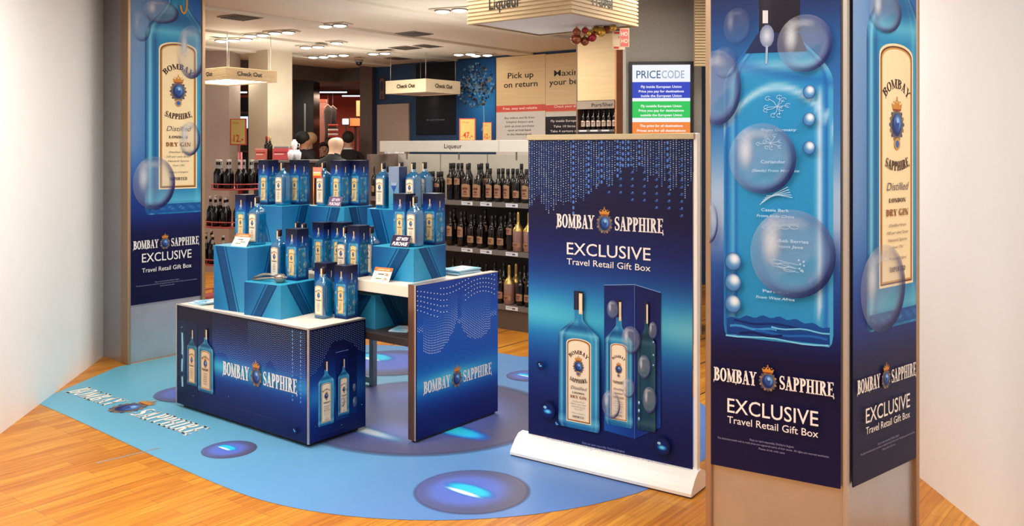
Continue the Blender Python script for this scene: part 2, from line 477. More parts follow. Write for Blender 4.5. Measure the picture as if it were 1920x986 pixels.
def arch(cx, y0, wd, h, rise, n=14):
    """a label outline: straight sides, shoulders and a low arched top"""
    pts = [(cx - wd / 2, y0), (cx + wd / 2, y0)]
    return pts + [(cx + wd / 2 * math.cos(PI * i / n), y0 + h - rise + rise * math.sin(PI * i / n) ** .8) for i in range(n + 1)]
CREAM, BROWN, GOLD = (236, 222, 196), (112, 62, 34), (196, 150, 84)
def label_art(a, cx, y0, wd, h, full=True, tone=CREAM):
    r = wd * .16
    a.poly(arch(cx, y0, wd, h, r * 1.25), tone)
    a.poly(arch(cx, y0 + wd * .035, wd * .93, h - wd * .07, r * 1.2), BROWN)
    a.poly(arch(cx, y0 + wd * .06, wd * .88, h - wd * .12, r * 1.15), GOLD)
    a.poly(arch(cx, y0 + wd * .085, wd * .82, h - wd * .17, r * 1.1), tone)
    dk = (74, 40, 34)
    yb = y0 + h * .815
    a.text('BOMBAY', cx, yb, wd * .135, dk, 'c', width=wd * .74, font=slab, arc=wd * .42)
    crest(a, cx, y0 + h * .665, wd * .62, simple=not full)
    a.disc(cx, y0 + h * .585, wd * .09, wd * .09, GOLD, 1, 12)
    a.disc(cx, y0 + h * .585, wd * .055, wd * .055, (60, 110, 180), 1, 10)
    a.text('SAPPHIRE', cx, y0 + h * .475, wd * .135, dk, 'c', width=wd * .76, font=slab, arc=-wd * .9)
    if full:
        a.text('Distilled', cx, y0 + h * .395, wd * .12, (110, 100, 110), 'c', width=wd * .62, shear=.35)
        a.text('LONDON', cx, y0 + h * .345, wd * .06, dk, 'c', width=wd * .5, font=slab)
        a.text('DRY GIN', cx, y0 + h * .29, wd * .095, (150, 100, 50), 'c', width=wd * .66, font=slab)
        for i, (q, ww) in enumerate(((.245, .5), (.215, .62), (.185, .55), (.155, .3))):
            a.text(('Distilled from', '100 per cent Grain', 'Neutral Spirits', 'from 1761')[i], cx, y0 + h * q, wd * .045, (120, 112, 112), 'c', width=wd * ww, shear=.3)
        a.text('IMPORTED', cx, y0 + h * .06, wd * .07, (90, 80, 84), 'c', width=wd * .46, font=slab)
        a.text('Product of England', cx, y0 + h * .11, wd * .04, (120, 112, 112), 'c', width=wd * .5)
    else:
        for q in (.40, .345, .30, .25, .2, .14): a.rect(cx - wd * .2, y0 + h * q, cx + wd * .2, y0 + h * (q + .014), (150, 140, 140))

def bottle_hw(wd, neck=.21):
    def f(y):
        if y < .015: return wd / 2 * (.93 + .07 * y / .015)
        if y < .66: return wd / 2
        if y < .80:
            t = (y - .66) / .14; return wd / 2 * (neck + (1 - neck) * (math.cos(t * PI) * .5 + .5) ** .75)
        return wd / 2 * neck
    return f
BY = [0, .008, .02, .05, .1, .2, .3, .4, .5, .6, .65, .67, .685, .7, .715, .73, .745, .76, .775, .79, .80, .83, .865]
def glassfn(dim=1.0, hi=(150, 212, 232), mid=(38, 138, 182), dk=(10, 64, 118)):
    def f(s, y):
        q = abs(s)
        c = mid
        c = mixc(c, dk, .85 * gs(q - .98, .10)); c = mixc(c, hi, .75 * gs(q - .86, .06)); c = mixc(c, dk, .55 * gs(s + .70, .08))
        c = mixc(c, hi, .35 * gs(s - .62, .07))
        c = mixc(c, hi, .5 * gs(y - .685, .018)); c = mixc(c, dk, .5 * gs(y - .735, .03)); c = mixc(c, hi, .35 * gs(y - .775, .02) * (s < 0))
        c = mixc(c, dk, .35 * gs(y - .015, .02)); c = mixc(c, hi, .5 * gs(y - .045, .018)); c = mixc(c, dk, .5 * gs(y - .08, .02))
        return tuple(v * dim for v in c)
    return f
def bottle_art(a, cx, y0, wd, h, full=True, dim=1.0, clip=None, lab=True, tone=CREAM, ns=24, capcol=(24, 22, 44)):
    a.loft(cx, y0, h, bottle_hw(wd), glassfn(dim), BY, ns, clip)
    nk = wd * .105
    a.grid(cx - nk * 1.12, y0 + h * .862, cx + nk * 1.12, y0 + h, 6, 4, lambda u, v: mixc(capcol, (90, 90, 130), .6 * gs(u - .25, .12)))
    a.rect(cx + nk * .05, y0 + h * .835, cx + nk * .85, y0 + h * .985, (226, 200, 160))
    a.rect(cx + nk * .2, y0 + h * .85, cx + nk * .7, y0 + h * .975, tone)
    if lab: label_art(a, cx, y0 + h * .045, wd * .60, h * .61, full, tone)

def bubble(a, cx, cy, rx, ry, k=1.0, rimc=(22, 26, 88), lightc=(205, 214, 226), nr=9, nt=32, glow=None):
    def fn(r, t):
        x, y = r * math.cos(t), r * math.sin(t)
        rim = sstep(.60, .96, r) * (.52 + .48 * math.cos(t + .7))
        hl = .8 * math.exp(-(((x + .50) / .22) ** 2 + ((y - .25) / .5) ** 2)) + .45 * math.exp(-(((x - .05) / .6) ** 2 + ((y - .72) / .16) ** 2))
        gl = .55 * math.exp(-(((x - .1) / .5) ** 2 + ((y + .74) / .16) ** 2))
        c = mixc(lightc, rimc, rim); al = max(.96 * rim, min(.85, hl), gl * .6, .17)
        if gl * .6 > rim * .85 and gl * .6 > hl: c = mixc(c, glow or (140, 190, 200), .7)
        return (*c, min(1, al * k))
    a.disc(cx, cy, rx, ry, fn, nr, nt, alpha=True)
def pearl(a, cx, cy, rx, ry):
    a.disc(cx, cy, rx, ry, lambda r, t: mixc(mixc((214, 226, 238), (78, 134, 184), sstep(.15, .95, math.hypot(r * math.cos(t) - .2, r * math.sin(t) - .35))), (24, 44, 110), sstep(.75, 1, r) * .8), 5, 16)
def drop(a, cx, cy, r):
    a.disc(cx, cy, r, r, lambda q, t: mixc((16, 40, 110), (8, 14, 60), sstep(.6, 1, q)), 4, 18)
    a.disc(cx + r * .05, cy - r * .12, r * .55, r * .28, lambda q, t: mixc((120, 215, 240), (20, 90, 170), sstep(.2, 1, q)), 4, 14)
    a.disc(cx - r * .3, cy + r * .3, r * .22, r * .16, (150, 200, 230), 1, 8)
# ================================================================== the setting
def struct(o): return tag(o, kind='structure')

def wood_floor():
    m = bpy.data.materials.new('oak_strip_floor'); m.use_nodes = True
    nt = m.node_tree; b = nt.nodes['Principled BSDF']; N = nt.nodes.new; L = nt.links.new
    tc = N('ShaderNodeTexCoord'); mp = N('ShaderNodeMapping'); L(tc.outputs['Object'], mp.inputs[0])
    mp.inputs['Rotation'].default_value = (0, 0, -math.atan2(UY, UX))
    br = N('ShaderNodeTexBrick'); L(mp.outputs[0], br.inputs['Vector'])
    br.inputs['Scale'].default_value = 1.0; br.inputs['Brick Width'].default_value = .62; br.inputs['Row Height'].default_value = .068
    br.inputs['Mortar Size'].default_value = .0012; br.inputs['Mortar Smooth'].default_value = .3; br.offset_frequency = 3; br.offset = .37
    br.inputs['Color1'].default_value = rgb(224, 156, 48); br.inputs['Color2'].default_value = rgb(202, 126, 32); br.inputs['Mortar'].default_value = rgb(150, 92, 34)
    m2 = N('ShaderNodeMapping'); L(mp.outputs[0], m2.inputs[0]); m2.inputs['Scale'].default_value = (2.2, 42, 1)
    n = N('ShaderNodeTexNoise'); L(m2.outputs[0], n.inputs['Vector']); n.inputs['Scale'].default_value = 1.3; n.inputs['Detail'].default_value = 5
    r = N('ShaderNodeValToRGB'); L(n.outputs['Fac'], r.inputs[0])
    r.color_ramp.elements[0].position = .3; r.color_ramp.elements[0].color = rgb(206, 186, 160); r.color_ramp.elements[1].position = .68; r.color_ramp.elements[1].color = (1, 1, 1, 1)
    mx = N('ShaderNodeMix'); mx.data_type = 'RGBA'; mx.blend_type = 'MULTIPLY'; mx.inputs[0].default_value = 1
    L(br.outputs[0], mx.inputs[6]); L(r.outputs[0], mx.inputs[7])
    # broad sections between dark expansion seams
    sp = N('ShaderNodeSeparateXYZ'); L(mp.outputs[0], sp.inputs[0])
    md = N('ShaderNodeMath'); md.operation = 'PINGPONG'; md.inputs[1].default_value = .195; L(sp.outputs['Y'], md.inputs[0])
    lt = N('ShaderNodeMath'); lt.operation = 'LESS_THAN'; lt.inputs[1].default_value = .007; L(md.outputs[0], lt.inputs[0])
    fx = N('ShaderNodeMath'); fx.operation = 'GREATER_THAN'; fx.inputs[1].default_value = 5.05; L(sp.outputs['X'], fx.inputs[0])
    an = N('ShaderNodeMath'); an.operation = 'MULTIPLY'; L(lt.outputs[0], an.inputs[0]); L(fx.outputs[0], an.inputs[1])
    m3 = N('ShaderNodeMix'); m3.data_type = 'RGBA'; L(an.outputs[0], m3.inputs[0]); L(mx.outputs[2], m3.inputs[6]); m3.inputs[7].default_value = rgb(52, 38, 30)
    L(m3.outputs[2], b.inputs['Base Color']); b.inputs['Roughness'].default_value = .40; b.inputs['Specular IOR Level'].default_value = .45
    return m
fl = MB(); fl.add([(-9, -4, 0), (9, -4, 0), (9, 26, 0), (-9, 26, 0)], [[0, 1, 2, 3]])
struct(fl.build('floor', wood_floor()))

CEIL = mat('ceiling_panels', (212, 206, 192), .55, noise=.03, nscale=3)
def ceil_z(p):
    d = Vector((p[0], p[1], 0)) - C0; q = ((-(d.x * UY - d.y * UX) - .19 + 9.0) % 1.42)
    return 2.974 if 1.0 < q < 1.41 else 2.999
cb = MB()
# long shallow-stepped boards running along the display's depth direction
vlist = []
v = -9.0
prof = []
while v < 14:
    prof += [(v, 3.0), (v + 1.02, 3.0), (v + 1.03, 2.972), (v + 1.38, 2.980), (v + 1.39, 3.0)]
    v += 1.42
vs = []; fs = []
for (vv, z) in prof:
    vv += .19
    for uu in (-10, 16): vs.append(tuple(T(-vv, uu, z)))
for i in range(len(prof) - 1): fs.append([2 * i, 2 * i + 1, 2 * i + 3, 2 * i + 2])
cb.add(vs, fs)
struct(cb.build('ceiling', CEIL))

WHITEWALL = mat('white_painted_wall', (246, 246, 244), .7, noise=.01, nscale=5)
def wall(name, a, b, z0, z1, m, th=.08):
    d = Vector((b[0] - a[0], b[1] - a[1])); L = d.length
    q = MB().box(0, L, 0, th, z0, z1)
    return struct(q.build(name, m, loc=(a[0], a[1], 0), rot=math.atan2(d.y, d.x)))
wall('wall_left', (-2.35, 1.0), (-3.30, 7.42), 0, 3.02, WHITEWALL)
wall('wall_right', (2.05, 8.2), (2.05, -2.0), 0, 3.02, WHITEWALL)
BLUEW = mat('blue_painted_wall', (18, 52, 88), .6, noise=.10, nscale=1.5)
wall('wall_back', (-2.27, 14.53), (2.6, 10.69), 0, 3.0, BLUEW)
GRAYB = mat('grey_brown_bulkhead', (78, 68, 64), .6, noise=.08, nscale=4)
wall('wall_bulkhead', (-6.6, 10.26), (-2.9, 14.95), 2.78, 3.0, GRAYB, .12)
wall('wall_header', (-2.92, 14.95), (-2.3, 14.62), 2.78, 3.0, GRAYB, .12)
wall('trim_1', (-2.47, 14.50), (-2.26, 14.42), 0, 3.0, mat('dark_wood_post', (86, 66, 58), .5, noise=.15, nscale=8, aniso=(6, 6, .5)), .14)
# the shop across the way
wall('wall_far', (-10.5, 21.5), (-2.4, 21.5), 0, 3.0, mat('red_shop_wall', (176, 66, 44), .6, noise=.15, nscale=1.2))
DK = mat('dark_shop_ceiling', (30, 29, 31), .7, noise=.1)
struct(MB().box(-11, -2.4, 15.2, 21.5, 2.95, 3.0).build('trim_2', DK))
struct(MB().box(-2.45, -2.35, 14.9, 21.5, 0, 3.0).build('trim_3', mat('dark_shop_side', (52, 34, 32), .6, noise=.2, nscale=1)))

COLM = mat('beige_plaster', (205, 194, 170), .6, noise=.03, nscale=6)
COLB = mat('brown_metallic_cladding', (158, 140, 128), .42, metal=.15, noise=.06, nscale=3)
q = MB().box(0, .41, 0, .43, 0, 3.0); o = q.build('column', COLM, loc=(-3.31, 12.1, 0), rot=math.atan2(UY, UX)); struct(o)
q = MB().box(-4.85, -3.80, 12.0, 12.5, 0, 3.0); struct(q.build('column', COLB))
GREYP = mat('speckled_grey_plaster', (156, 150, 140), .8, noise=.08, nscale=60)
q = MB().box(0, .67, 0, .5, 0, 3.0); struct(q.build('pillar', GREYP, loc=(1.02, 8.0, 0), rot=math.radians(-4)))

# ---- display pillars with metal edges
STEEL = mat('brushed_steel', (200, 192, 184), .40, metal=.65, noise=.06, nscale=30, aniso=(1, 1, .05), bump=.03)
STEELP = mat('pale_steel_plate', (190, 190, 194), .30, metal=.75, noise=.04, nscale=8)
EDGE = mat('bronze_metal_edge', (176, 148, 120), .36, metal=.7, noise=.05, nscale=20, aniso=(1, 1, .1))
# left pillar: printed face along the depth direction
lc = Vector((-2.936, 6.86)); du = Vector((UX, UY)); dv = Vector((-UY, UX))
def pillar_body(c, da, la, db, lb, z1, name='pillar'):
    """corner c, faces running from it along da (length la) and db (length lb)"""
    p = [c + da * .0, c + da * la, c + da * la + db * lb, c + db * lb]
    ar = (p[1] - p[0]).cross(p[2] - p[0])
    if ar < 0: p = p[::-1]
    return struct(MB().prism([tuple(x) for x in p], 0, z1, 0).build(name, STEELP))
pillar_body(lc + dv * .012, du, .625, dv, .46, 3.0)
def post(c, r, z1, m=EDGE, ang=0.0, name='trim_4'):
    return struct(MB().box(-r[0], r[0], -r[1], r[1], 0, z1, bev=.004).build(name, m, loc=(c[0], c[1], 0), rot=ang))
au = math.atan2(UY, UX)
post(lc + dv * .035 - du * .012, (.012, .055), 3.0, EDGE, au)
post(lc + du * .635 + dv * .01, (.014, .02), 3.0, EDGE, au, 'trim_5')
rc = Vector((1.179, 3.15)); dl = Vector((-.847, .53)).normalized(); dr = Vector((.765, .644)).normalized()
inn = Vector((0, 0))
pillar_body(rc + (dl + dr) * .012, dl, .50, dr, .52, 3.0)
struct(MB().prism([tuple(rc + dr * .030 + dl * .004), tuple(rc + dr * .030 + dl * .05 + dr * .03), tuple(rc + dl * .03 + dr * .03), tuple(rc + dl * .012 + dr * .002), tuple(rc + dr * .004)][::-1], 0, 3.0).build('trim_6', STEEL))
post(rc + dl * .507 + dr * .012, (.0115, .018), 3.0, EDGE, math.atan2(dl.y, dl.x), 'trim_7')
post(rc + dr * .53 + dl * .012, (.0115, .018), 3.0, EDGE, math.atan2(dr.y, dr.x), 'trim_8')

# ================================================================== pillar banners
NAVY = (15, 16, 66)
class ClipArt(Art):
    def __init__(s, x0, x1, y0=-9, y1=9, eps=None): super().__init__(eps); s.cl = (x0, x1, y0, y1)
    def put(s, vs, fs, cols, alpha=False):
        a, b, c, d = s.cl
        super().put([(min(max(x, a), b), min(max(y, c), d)) for x, y in vs], fs, cols, alpha)
def words_block(a, W, y1, y2, y3, y4, cx=None):
    cx = cx or W * .5
    logo(a, cx, y1, W * .93)
    a.text('EXCLUSIVE', cx, y2 - W * .07, W * .118, WHITE, 'c', width=W * .70, bold=.004)
    a.text('Travel Retail Gift Box', cx, y3 - W * .03, W * .058, WHITE, 'c', width=W * .70, bold=.004)
    g = (150, 150, 178)
    a.text('Enjoy our spirit responsibly. Distilled in England.', cx, y4 + W * .035, W * .017, g, 'c', width=W * .34)
    a.text('The distinctive bottle and its trade dress are registered marks of their owner. All rights are reserved worldwide.', cx, y4 + W * .008, W * .016, g, 'c', width=W * .86)
    a.text('Please drink with care', cx, y4 - W * .022, W * .016, g, 'c', width=W * .2)

def front_banner(name, pm, W, z0, z1, org, rot, bubs, label, logo_k=(.755, .60, .43, .22), shift=0.0):
    root = empty(name, label, 'banner', (org[0], org[1], 0), rot, 'printed banners wrapped on the display pillars')
    root_b = MB().box(0, W, -.004, -.0005, z0, z1, 0); root_b.build('sheet', mat('banner_backing', NAVY, .5), root)
    a = ClipArt(0, W, z0, z1)
    top = [(z0, (14, 16, 62)), (z0 + .9 * W, (16, 20, 74)), (z0 + 1.15 * W, (24, 54, 130)), (z0 + 1.9 * W, (40, 104, 170)), (z0 + 3.4 * W, (96, 140, 184)), (z1, (70, 120, 176))]
    def bg(u, v):
        z = z0 + (z1 - z0) * v
        c = keys(top, z)
        side = sstep(z0 + 1.3 * W, z0 + 2.2 * W, z)
        c = mixc(c, (128, 152, 186), .75 * side * gs(u, .28)); c = mixc(c, (6, 84, 158), .6 * side * sstep(.55, 1, u))
        return c
    a.grid(0, z0, W, z1, 14, 44, bg)
    cx, yb, h = .66 * W + shift, z0 + 1.13 * W, 3.47 * W
    a.loft(cx, yb, h, bottle_hw(.92 * W, .30), glassfn(), BY, 26, (0.0, W))
    # reflected base light
    a.grid(cx - .42 * W, yb + .02 * W, min(W, cx + .45 * W), yb + .13 * W, 20, 5, lambda u, v: mixc((20, 84, 150), (120, 190, 220), .6 * gs(math.sin(u * 17 + v * 4), .5) * gs(v - .5, .3)))
    label_art(a, .665 * W + shift * .5, z0 + 1.45 * W, .55 * W, 1.93 * W, True, (238, 216, 172))
    # seal ribbon near the neck
    a.line(arcpts(.74 * W, z0 + 3.93 * W, .05 * W, .16 * W, 160, -160, 14), .028 * W, (200, 150, 80))
    for (px, py, rx, ry, k) in bubs:
        s0, s1 = pm(px - rx, py)[0], pm(px + rx, py)[0]; sm, zz = pm(px, py); zt = pm(px, py - ry)[1]
        bubble(a, (s0 + s1) / 2, zz, (s1 - s0) / 2, zt - zz, k)
    words_block(a, W, *[z0 + q * W for q in logo_k])
    a.build('bottle_print', root, loc=(0, -.0045, 0))
    return root

PML = PM((-2.936, 6.86), (UX, UY))
front_banner('pillar_banner', PML, .609, .45, 2.9, (-2.936, 6.86), PML.rot,
             [(264, 48, 18, 30, .5), (357, 98, 27, 50, 1), (354, 260, 20, 32, 1), (287, 343, 40, 50, 1), (300, 22, 34, 22, 1)],
             'tall blue bottle banner on the far steel pillar beside the long display box')
PMR2 = PM((1.2073, 3.1738), (dr.x, dr.y))
front_banner('pillar_banner', PMR2, .473, .45, 2.75, (1.2073, 3.1738), PMR2.rot,
             [(1650, 540, 42, 82, 1), (1655, 22, 30, 40, 1)], 'purplish blue banner with cream bottle label wrapping round the steel pillar corner', (.745, .525, .40, .22))

# back-of-the-bottle banner
PMR = PM((.7617, 3.411), (.847, -.53))
def back_banner():
    W, z0, z1 = .473, .45, 2.75
    root = empty('pillar_banner', 'blue banner of the bottle back with engraved botanicals and big bubbles', 'banner', (.7617, 3.411, 0), PMR.rot, 'printed banners wrapped on the display pillars')
    MB().box(0, W, -.004, -.0005, z0, z1).build('sheet', mat('banner_backing', NAVY, .5), root)
    a = ClipArt(0, W, z0, z1)
    ks = [(z0, (18, 20, 70)), (.88, (16, 16, 62)), (1.0, (22, 50, 124)), (1.2, (40, 84, 150)), (1.38, (150, 168, 200)), (1.5, (150, 172, 204)), (1.7, (64, 124, 176)), (2.05, (36, 92, 150)), (2.2, (26, 46, 100)), (z1, (22, 44, 110))]
    a.grid(0, z0, W, z1, 10, 60, lambda u, v: keys(ks, z0 + (z1 - z0) * v))
    L = lambda px, py: PMR(px, py)
    x0, x1 = L(1358, 400)[0], L(1563, 400)[0]; cx = (x0 + x1) / 2; wd = x1 - x0
    yb = L(1460, 640)[1]
    h = (L(1460, 130)[1] - yb) / .70
    def fn(s, y):
        c = (44, 140, 188); q = abs(s)
        c = mixc(c, (20, 84, 156), .8 * gs(s + .93, .05)); c = mixc(c, (150, 200, 235), .55 * gs(s + .84, .035)); c = mixc(c, (24, 94, 168), .8 * gs(s + .78, .03))
        c = mixc(c, (176, 206, 236), .95 * gs(s - .76, .05) * sstep(.04, .1, y) * (1 - sstep(.62, .67, y))); c = mixc(c, (24, 90, 170), .7 * gs(s - .87, .035)); c = mixc(c, (170, 205, 235), .5 * gs(s - .97, .03))
        c = mixc(c, (186, 210, 234), .8 * gs(y - (.655 - .10 * s * s), .010)); c = mixc(c, (190, 210, 232), .5 * gs(y - .71, .016)); c = mixc(c, (30, 90, 160), .5 * gs(y - .69 + .03 * s, .012))
        c = mixc(c, (20, 50, 112), .35 * sstep(.735, .79, y))
        return c
    a.loft(cx, yb, h, bottle_hw(wd, .34), fn, [0, .01, .03, .06, .1, .2, .3, .4, .5, .55, .58, .60, .61, .62, .63, .64, .65, .66, .67, .68, .69, .70, .71, .72, .73, .75, .77, .79, .82, .86], 34)
    # wavy thick glass base
    pts = [(i / 30, .055 + .018 * math.sin(i / 30 * PI) + .004 * math.sin(i * 1.3)) for i in range(31)]
    a.put([(x0 + wd * (.03 + .94 * u), yb + h * .006) for u, _ in pts] + [(x0 + wd * (.03 + .94 * u), yb + h * y * .85) for u, y in pts],
          [[i, i + 1, 32 + i, 31 + i] for i in range(30)], [(14, 60, 132)] * 31 + [(20, 82, 150)] * 31)
    for k, (u0, u1, yy, col, w_) in enumerate(((.06, .5, .028, (60, 140, 200), .006), (.3, .95, .02, (30, 100, 170), .006), (.1, .7, .042, (10, 44, 110), .005), (.45, .97, .036, (110, 180, 225), .004), (.02, .96, .004, (120, 190, 230), .004), (.15, .55, .014, (8, 36, 100), .006))):
        a.line([(x0 + wd * (u0 + (u1 - u0) * t / 8), yb + h * (yy + .003 * math.sin(t * 1.1 + k))) for t in range(9)], h * w_, col)
    # cap and neck
    a.grid(L(1424, 50)[0], L(1450, 62)[1], L(1500, 50)[0], z1, 6, 3, lambda u, v: mixc((26, 22, 38), (70, 64, 84), .5 * gs(u - .2, .1)))
    a.poly([L(1424, 60), L(1500, 62), L(1514, 96), L(1398, 100)], (34, 46, 92))
    a.poly([L(1431, 20), L(1441, 20), L(1441, 44), L(1431, 44)], (204, 206, 214))
    a.disc(*L(1439, 68), .027, .042, lambda r, t: mixc((196, 204, 216), (120, 130, 160), r), 3, 14)
    a.line([L(1439, 86), L(1438, 120)], .008, (150, 170, 200))
    # engraved botanicals
    e = (168, 204, 232)
    rnd = random.Random(3)
    def sprig(px, py, r, n, leaf):
        cx0, cy0 = L(px, py)
        for i in range(n):
            t = 2 * PI * i / n + rnd.random() * .5; q = r * (.4 + .6 * rnd.random())
            a.line([(cx0, cy0), (cx0 + q * .5 * math.cos(t) + r * .1, cy0 + q * .4 * math.sin(t)), (cx0 + q * math.cos(t), cy0 + q * .7 * math.sin(t))], .0016, e)
            a.line(arcpts(cx0 + q * math.cos(t), cy0 + q * .7 * math.sin(t), leaf, leaf * .7, rnd.random() * 90, 300, 8), .0016, e)
    sprig(1458, 200, .055, 9, .010); sprig(1446, 268, .045, 8, .008)
    for i in range(5):
        p, q_ = L(1427 + i * 3, 383 - i * 4), L(1480 + i * 2, 350 + i * 5)
        a.line([p, ((p[0] + q_[0]) / 2, (p[1] + q_[1]) / 2 + .006), q_], .0022, e)
    for i in range(4): a.line(arcpts(*L(1440 + i * 17, 425), .016, .008, 0, 330, 10), .0018, e)
    for i, (dx, dy) in enumerate(((0, 0), (14, 6), (26, 14))):
        a.line(arcpts(*L(1457 + dx, 490 + dy), .022, .008, 20, 340, 12), .0018, e)
        a.line([L(1450, 484 + i * 6), L(1500, 496 + i * 7)], .0016, e)
    a.dots([(*L(1505 + 5 * math.cos(k), 497 + 11 * math.sin(k * 1.7)), .0035, .0035) for k in range(9)], e, 8)
    f2 = lambda s, px, py, sz, sh=0: a.text(s, *L(px, py), sz, e, 'c', shear=sh, font=slab if not sh else sans)
    def cap(s, px, py, sz, wpx, sh=0.0, bold=.012):
        w_ = L(px + wpx / 2, py)[0] - L(px - wpx / 2, py)[0]
        a.text(s, *L(px, py), sz, e, 'c', width=w_, shear=sh, bold=bold)
    cap('From Germany', 1462, 246, .010, 66, .3); cap('Coriander', 1452, 306, .012, 46); cap('(Seeds) From Morocco', 1456, 322, .010, 88, .3)
    cap('Cassia Bark', 1456, 396, .011, 52); cap('From Indo China', 1456, 407, .010, 70, .3)
    cap('Cubeb Berries', 1484, 454, .012, 68); cap('From Java', 1482, 464, .010, 52, .3)
    cap('Paradise', 1458, 548, .010, 50); cap('From West Africa', 1456, 560, .010, 72, .3)
    for (px, py, rx, ry, k) in ((1512, 82, 52, 54, 1), (1348, 165, 45, 70, 1), (1433, 297, 63, 66, 1), (1490, 475, 80, 83, 1), (1333, 415, 17, 40, 1), (1386, 50, 26, 34, .3), (1362, 118, 24, 30, .3)):
        s0, s1 = L(px - rx, py)[0], L(px + rx, py)[0]; sm, zz = L(px, py); zt = L(px, py - ry)[1]
        bubble(a, (s0 + s1) / 2, zz, (s1 - s0) / 2, zt - zz, k)
    for (px, py, r) in ((1520, 173, 12), (1520, 224, 12), (1520, 277, 12), (1378, 489, 16), (1378, 528, 16), (1378, 568, 16)):
        s0, s1 = L(px - r, py)[0], L(px + r, py)[0]; zz = L(px, py)[1]; zt = L(px, py - r * 1.08)[1]
        pearl(a, (s0 + s1) / 2, zz, (s1 - s0) / 2, zt - zz)
    words_block(a, W, *[z0 + q * W for q in (.745, .525, .40, .225)], cx=W * .5)
    a.build('bottle_print', root, loc=(0, -.0045, 0))
back_banner()

# ================================================================== blue floor mat with printed bubbles
def floor_mat():
    root = empty('floor_mat', 'large pale blue printed vinyl mat under the display', 'floor mat', tuple(T(0, 0, 0)), RT)
    def near(l):
        if l < -2.12: return -.54 + (-2.12 - l) / .5 * .84
        if l < .2: return -.52 - .092 * sstep(-2.2, .2, l)
        q = 2.56 - (l - .2) ** 2; return .988 - math.sqrt(max(q, 0))
    def far(l):
        if l < -.5: return keys2([(-2.62, .99), (-2.5, 1.35), (-1.6, 2.06), (-.9, 2.42), (-.5, 2.46)], l)
        q = 2.56 - (l - .2) ** 2; return .988 + math.sqrt(max(q, 0))
    def keys2(k, x):
        for (a, p), (b, q) in zip(k, k[1:]):
            if x <= b: return p + (q - p) * max(0, (x - a) / (b - a))
        return k[-1][1]
    ls = [-2.62 + (1.2 + 2.62) * i / 44 for i in range(45)] + [.2 + 1.6 * math.sin(math.radians(a)) for a in (42, 46, 50, 55, 60, 65, 70, 75, 80, 84, 87, 89, 90)]
    ny = 18; vs, cs = [], []
    for l in ls:
        a, b = near(l), far(l)
        for j in range(ny + 1):
            y = a + (b - a) * j / ny; vs.append((l, y))
            c = keys([(-2.6, (106, 172, 196)), (-.8, (114, 172, 204)), (.5, (108, 154, 200)), (1.8, (100, 134, 194))], l)
            cs.append(mixc(c, (104, 132, 196), .5 * sstep(.9, 2.2, y)))
    n = ny + 1
    bs = Art(.0004); bs.z = .0012
    bs.put(vs, [[i * n + j, (i + 1) * n + j, (i + 1) * n + j + 1, i * n + j + 1] for i in range(len(ls) - 1) for j in range(ny)], cs)
    bs.build('vinyl_sheet', root, flat=True, mats=(MATTE, MATTEA))
    def TL(px, py):
        p = at_z(px, py, 0) - C0; return (p.x * UY - p.y * UX, p.x * UX + p.y * UY)
    a = Art(.0002); a.z = .0020
    GR, VI = (94, 92, 118), (100, 122, 208)
    def ring(cx, cy, r, soft=False, streak=None):
        def fn(q, t):
            sh = .5 + .5 * math.cos(t - .3)
            c = mixc(VI, (112, 132, 200), .5 * sstep(0, .8, q))
            c = mixc(c, GR, (sstep(.60 - .28 * sh, .86, q)) * (.55 + .45 * sh)); 
            return (*c, 1 - sstep(.955, 1.0, q) * .8)
        a.disc(cx, cy, r, r, fn, 12, 56, alpha=True)
        if streak:
            ox, oy, L, Wd = streak
            a.disc(cx + ox * r, cy + oy * r, L * r, Wd * r, lambda q, t: (*mixc((60, 205, 245), (50, 130, 225), sstep(.55, 1, q)), 1 - sstep(.5, 1, q)), 6, 28, alpha=True)
            a.disc(cx + ox * r - .02 * r, cy + (oy - .55 * Wd) * r, L * .88 * r, Wd * .36 * r, lambda q, t: (*mixc((225, 246, 255), (90, 200, 245), sstep(.4, 1, q)), 1 - sstep(.4, 1, q)), 6, 28, alpha=True)
    ring(*TL(430, 843), .150, streak=(-.22, .08, .58, .26))
    ring(*TL(885, 921), .285, streak=(-.05, .0, .60, .26))
    ring(*TL(990, 705), .16, streak=(-.05, 0, .72, .26))
    ring(*TL(352, 738), .22)
    ring(*TL(735, 680), .42, streak=(-.55, .1, .5, .3))
    bx, by = TL(800, 775)
    ring(bx, by, .80)
    a.disc(bx - .05, by - .48, .42, .07, lambda q, t: (*mixc((210, 225, 240), (70, 160, 230), sstep(.2, 1, q)), 1 - sstep(.3, 1, q)), 5, 28, alpha=True)
    x, y = TL(850, 808)
    a.disc(x, y, .30, .10, lambda q, t: (*mixc((60, 215, 250), (60, 120, 235), sstep(.3, 1, q)), 1 - sstep(.6, 1, q)), 5, 28, alpha=True)
    a.build('bubble_print', root, flat=True, mats=(MATTE, MATTEA))
    b = Art(.0002); b.z = .0034
    x0, y0 = TL(240, 777)
    b.text('SAPPHIRE', x0, y0, .155, (244, 240, 228), 'l', width=.66, font=slab)
    e_ = Art(.0002); e_.z = .0034; crest(e_, x0 - .13, y0 + .07, .30); e_.build('crest_print', root, flat=True, mats=(MATTE, MATTEA))
    c_ = Art(.0002); c_.z = .0034; c_.text('BOMBAY', x0 - .28, y0, .155, (244, 240, 228), 'r', width=.54, font=slab)
    b.build('lettering_print', root, flat=True, mats=(MATTE, MATTEA))
    c_.build('name_print', root, flat=True, mats=(MATTE, MATTEA))
floor_mat()
# pale metal seam strip in the wood floor
p, q_ = at_z(180, 869, 0), at_z(300, 840, 0)
d = q_ - p
o = MB().box(0, d.length, -.006, .006, 0, .003).build('floor_strip', STEEL, loc=(p.x, p.y, 0), rot=math.atan2(d.y, d.x))
o.name = 'trim_9'; struct(o)
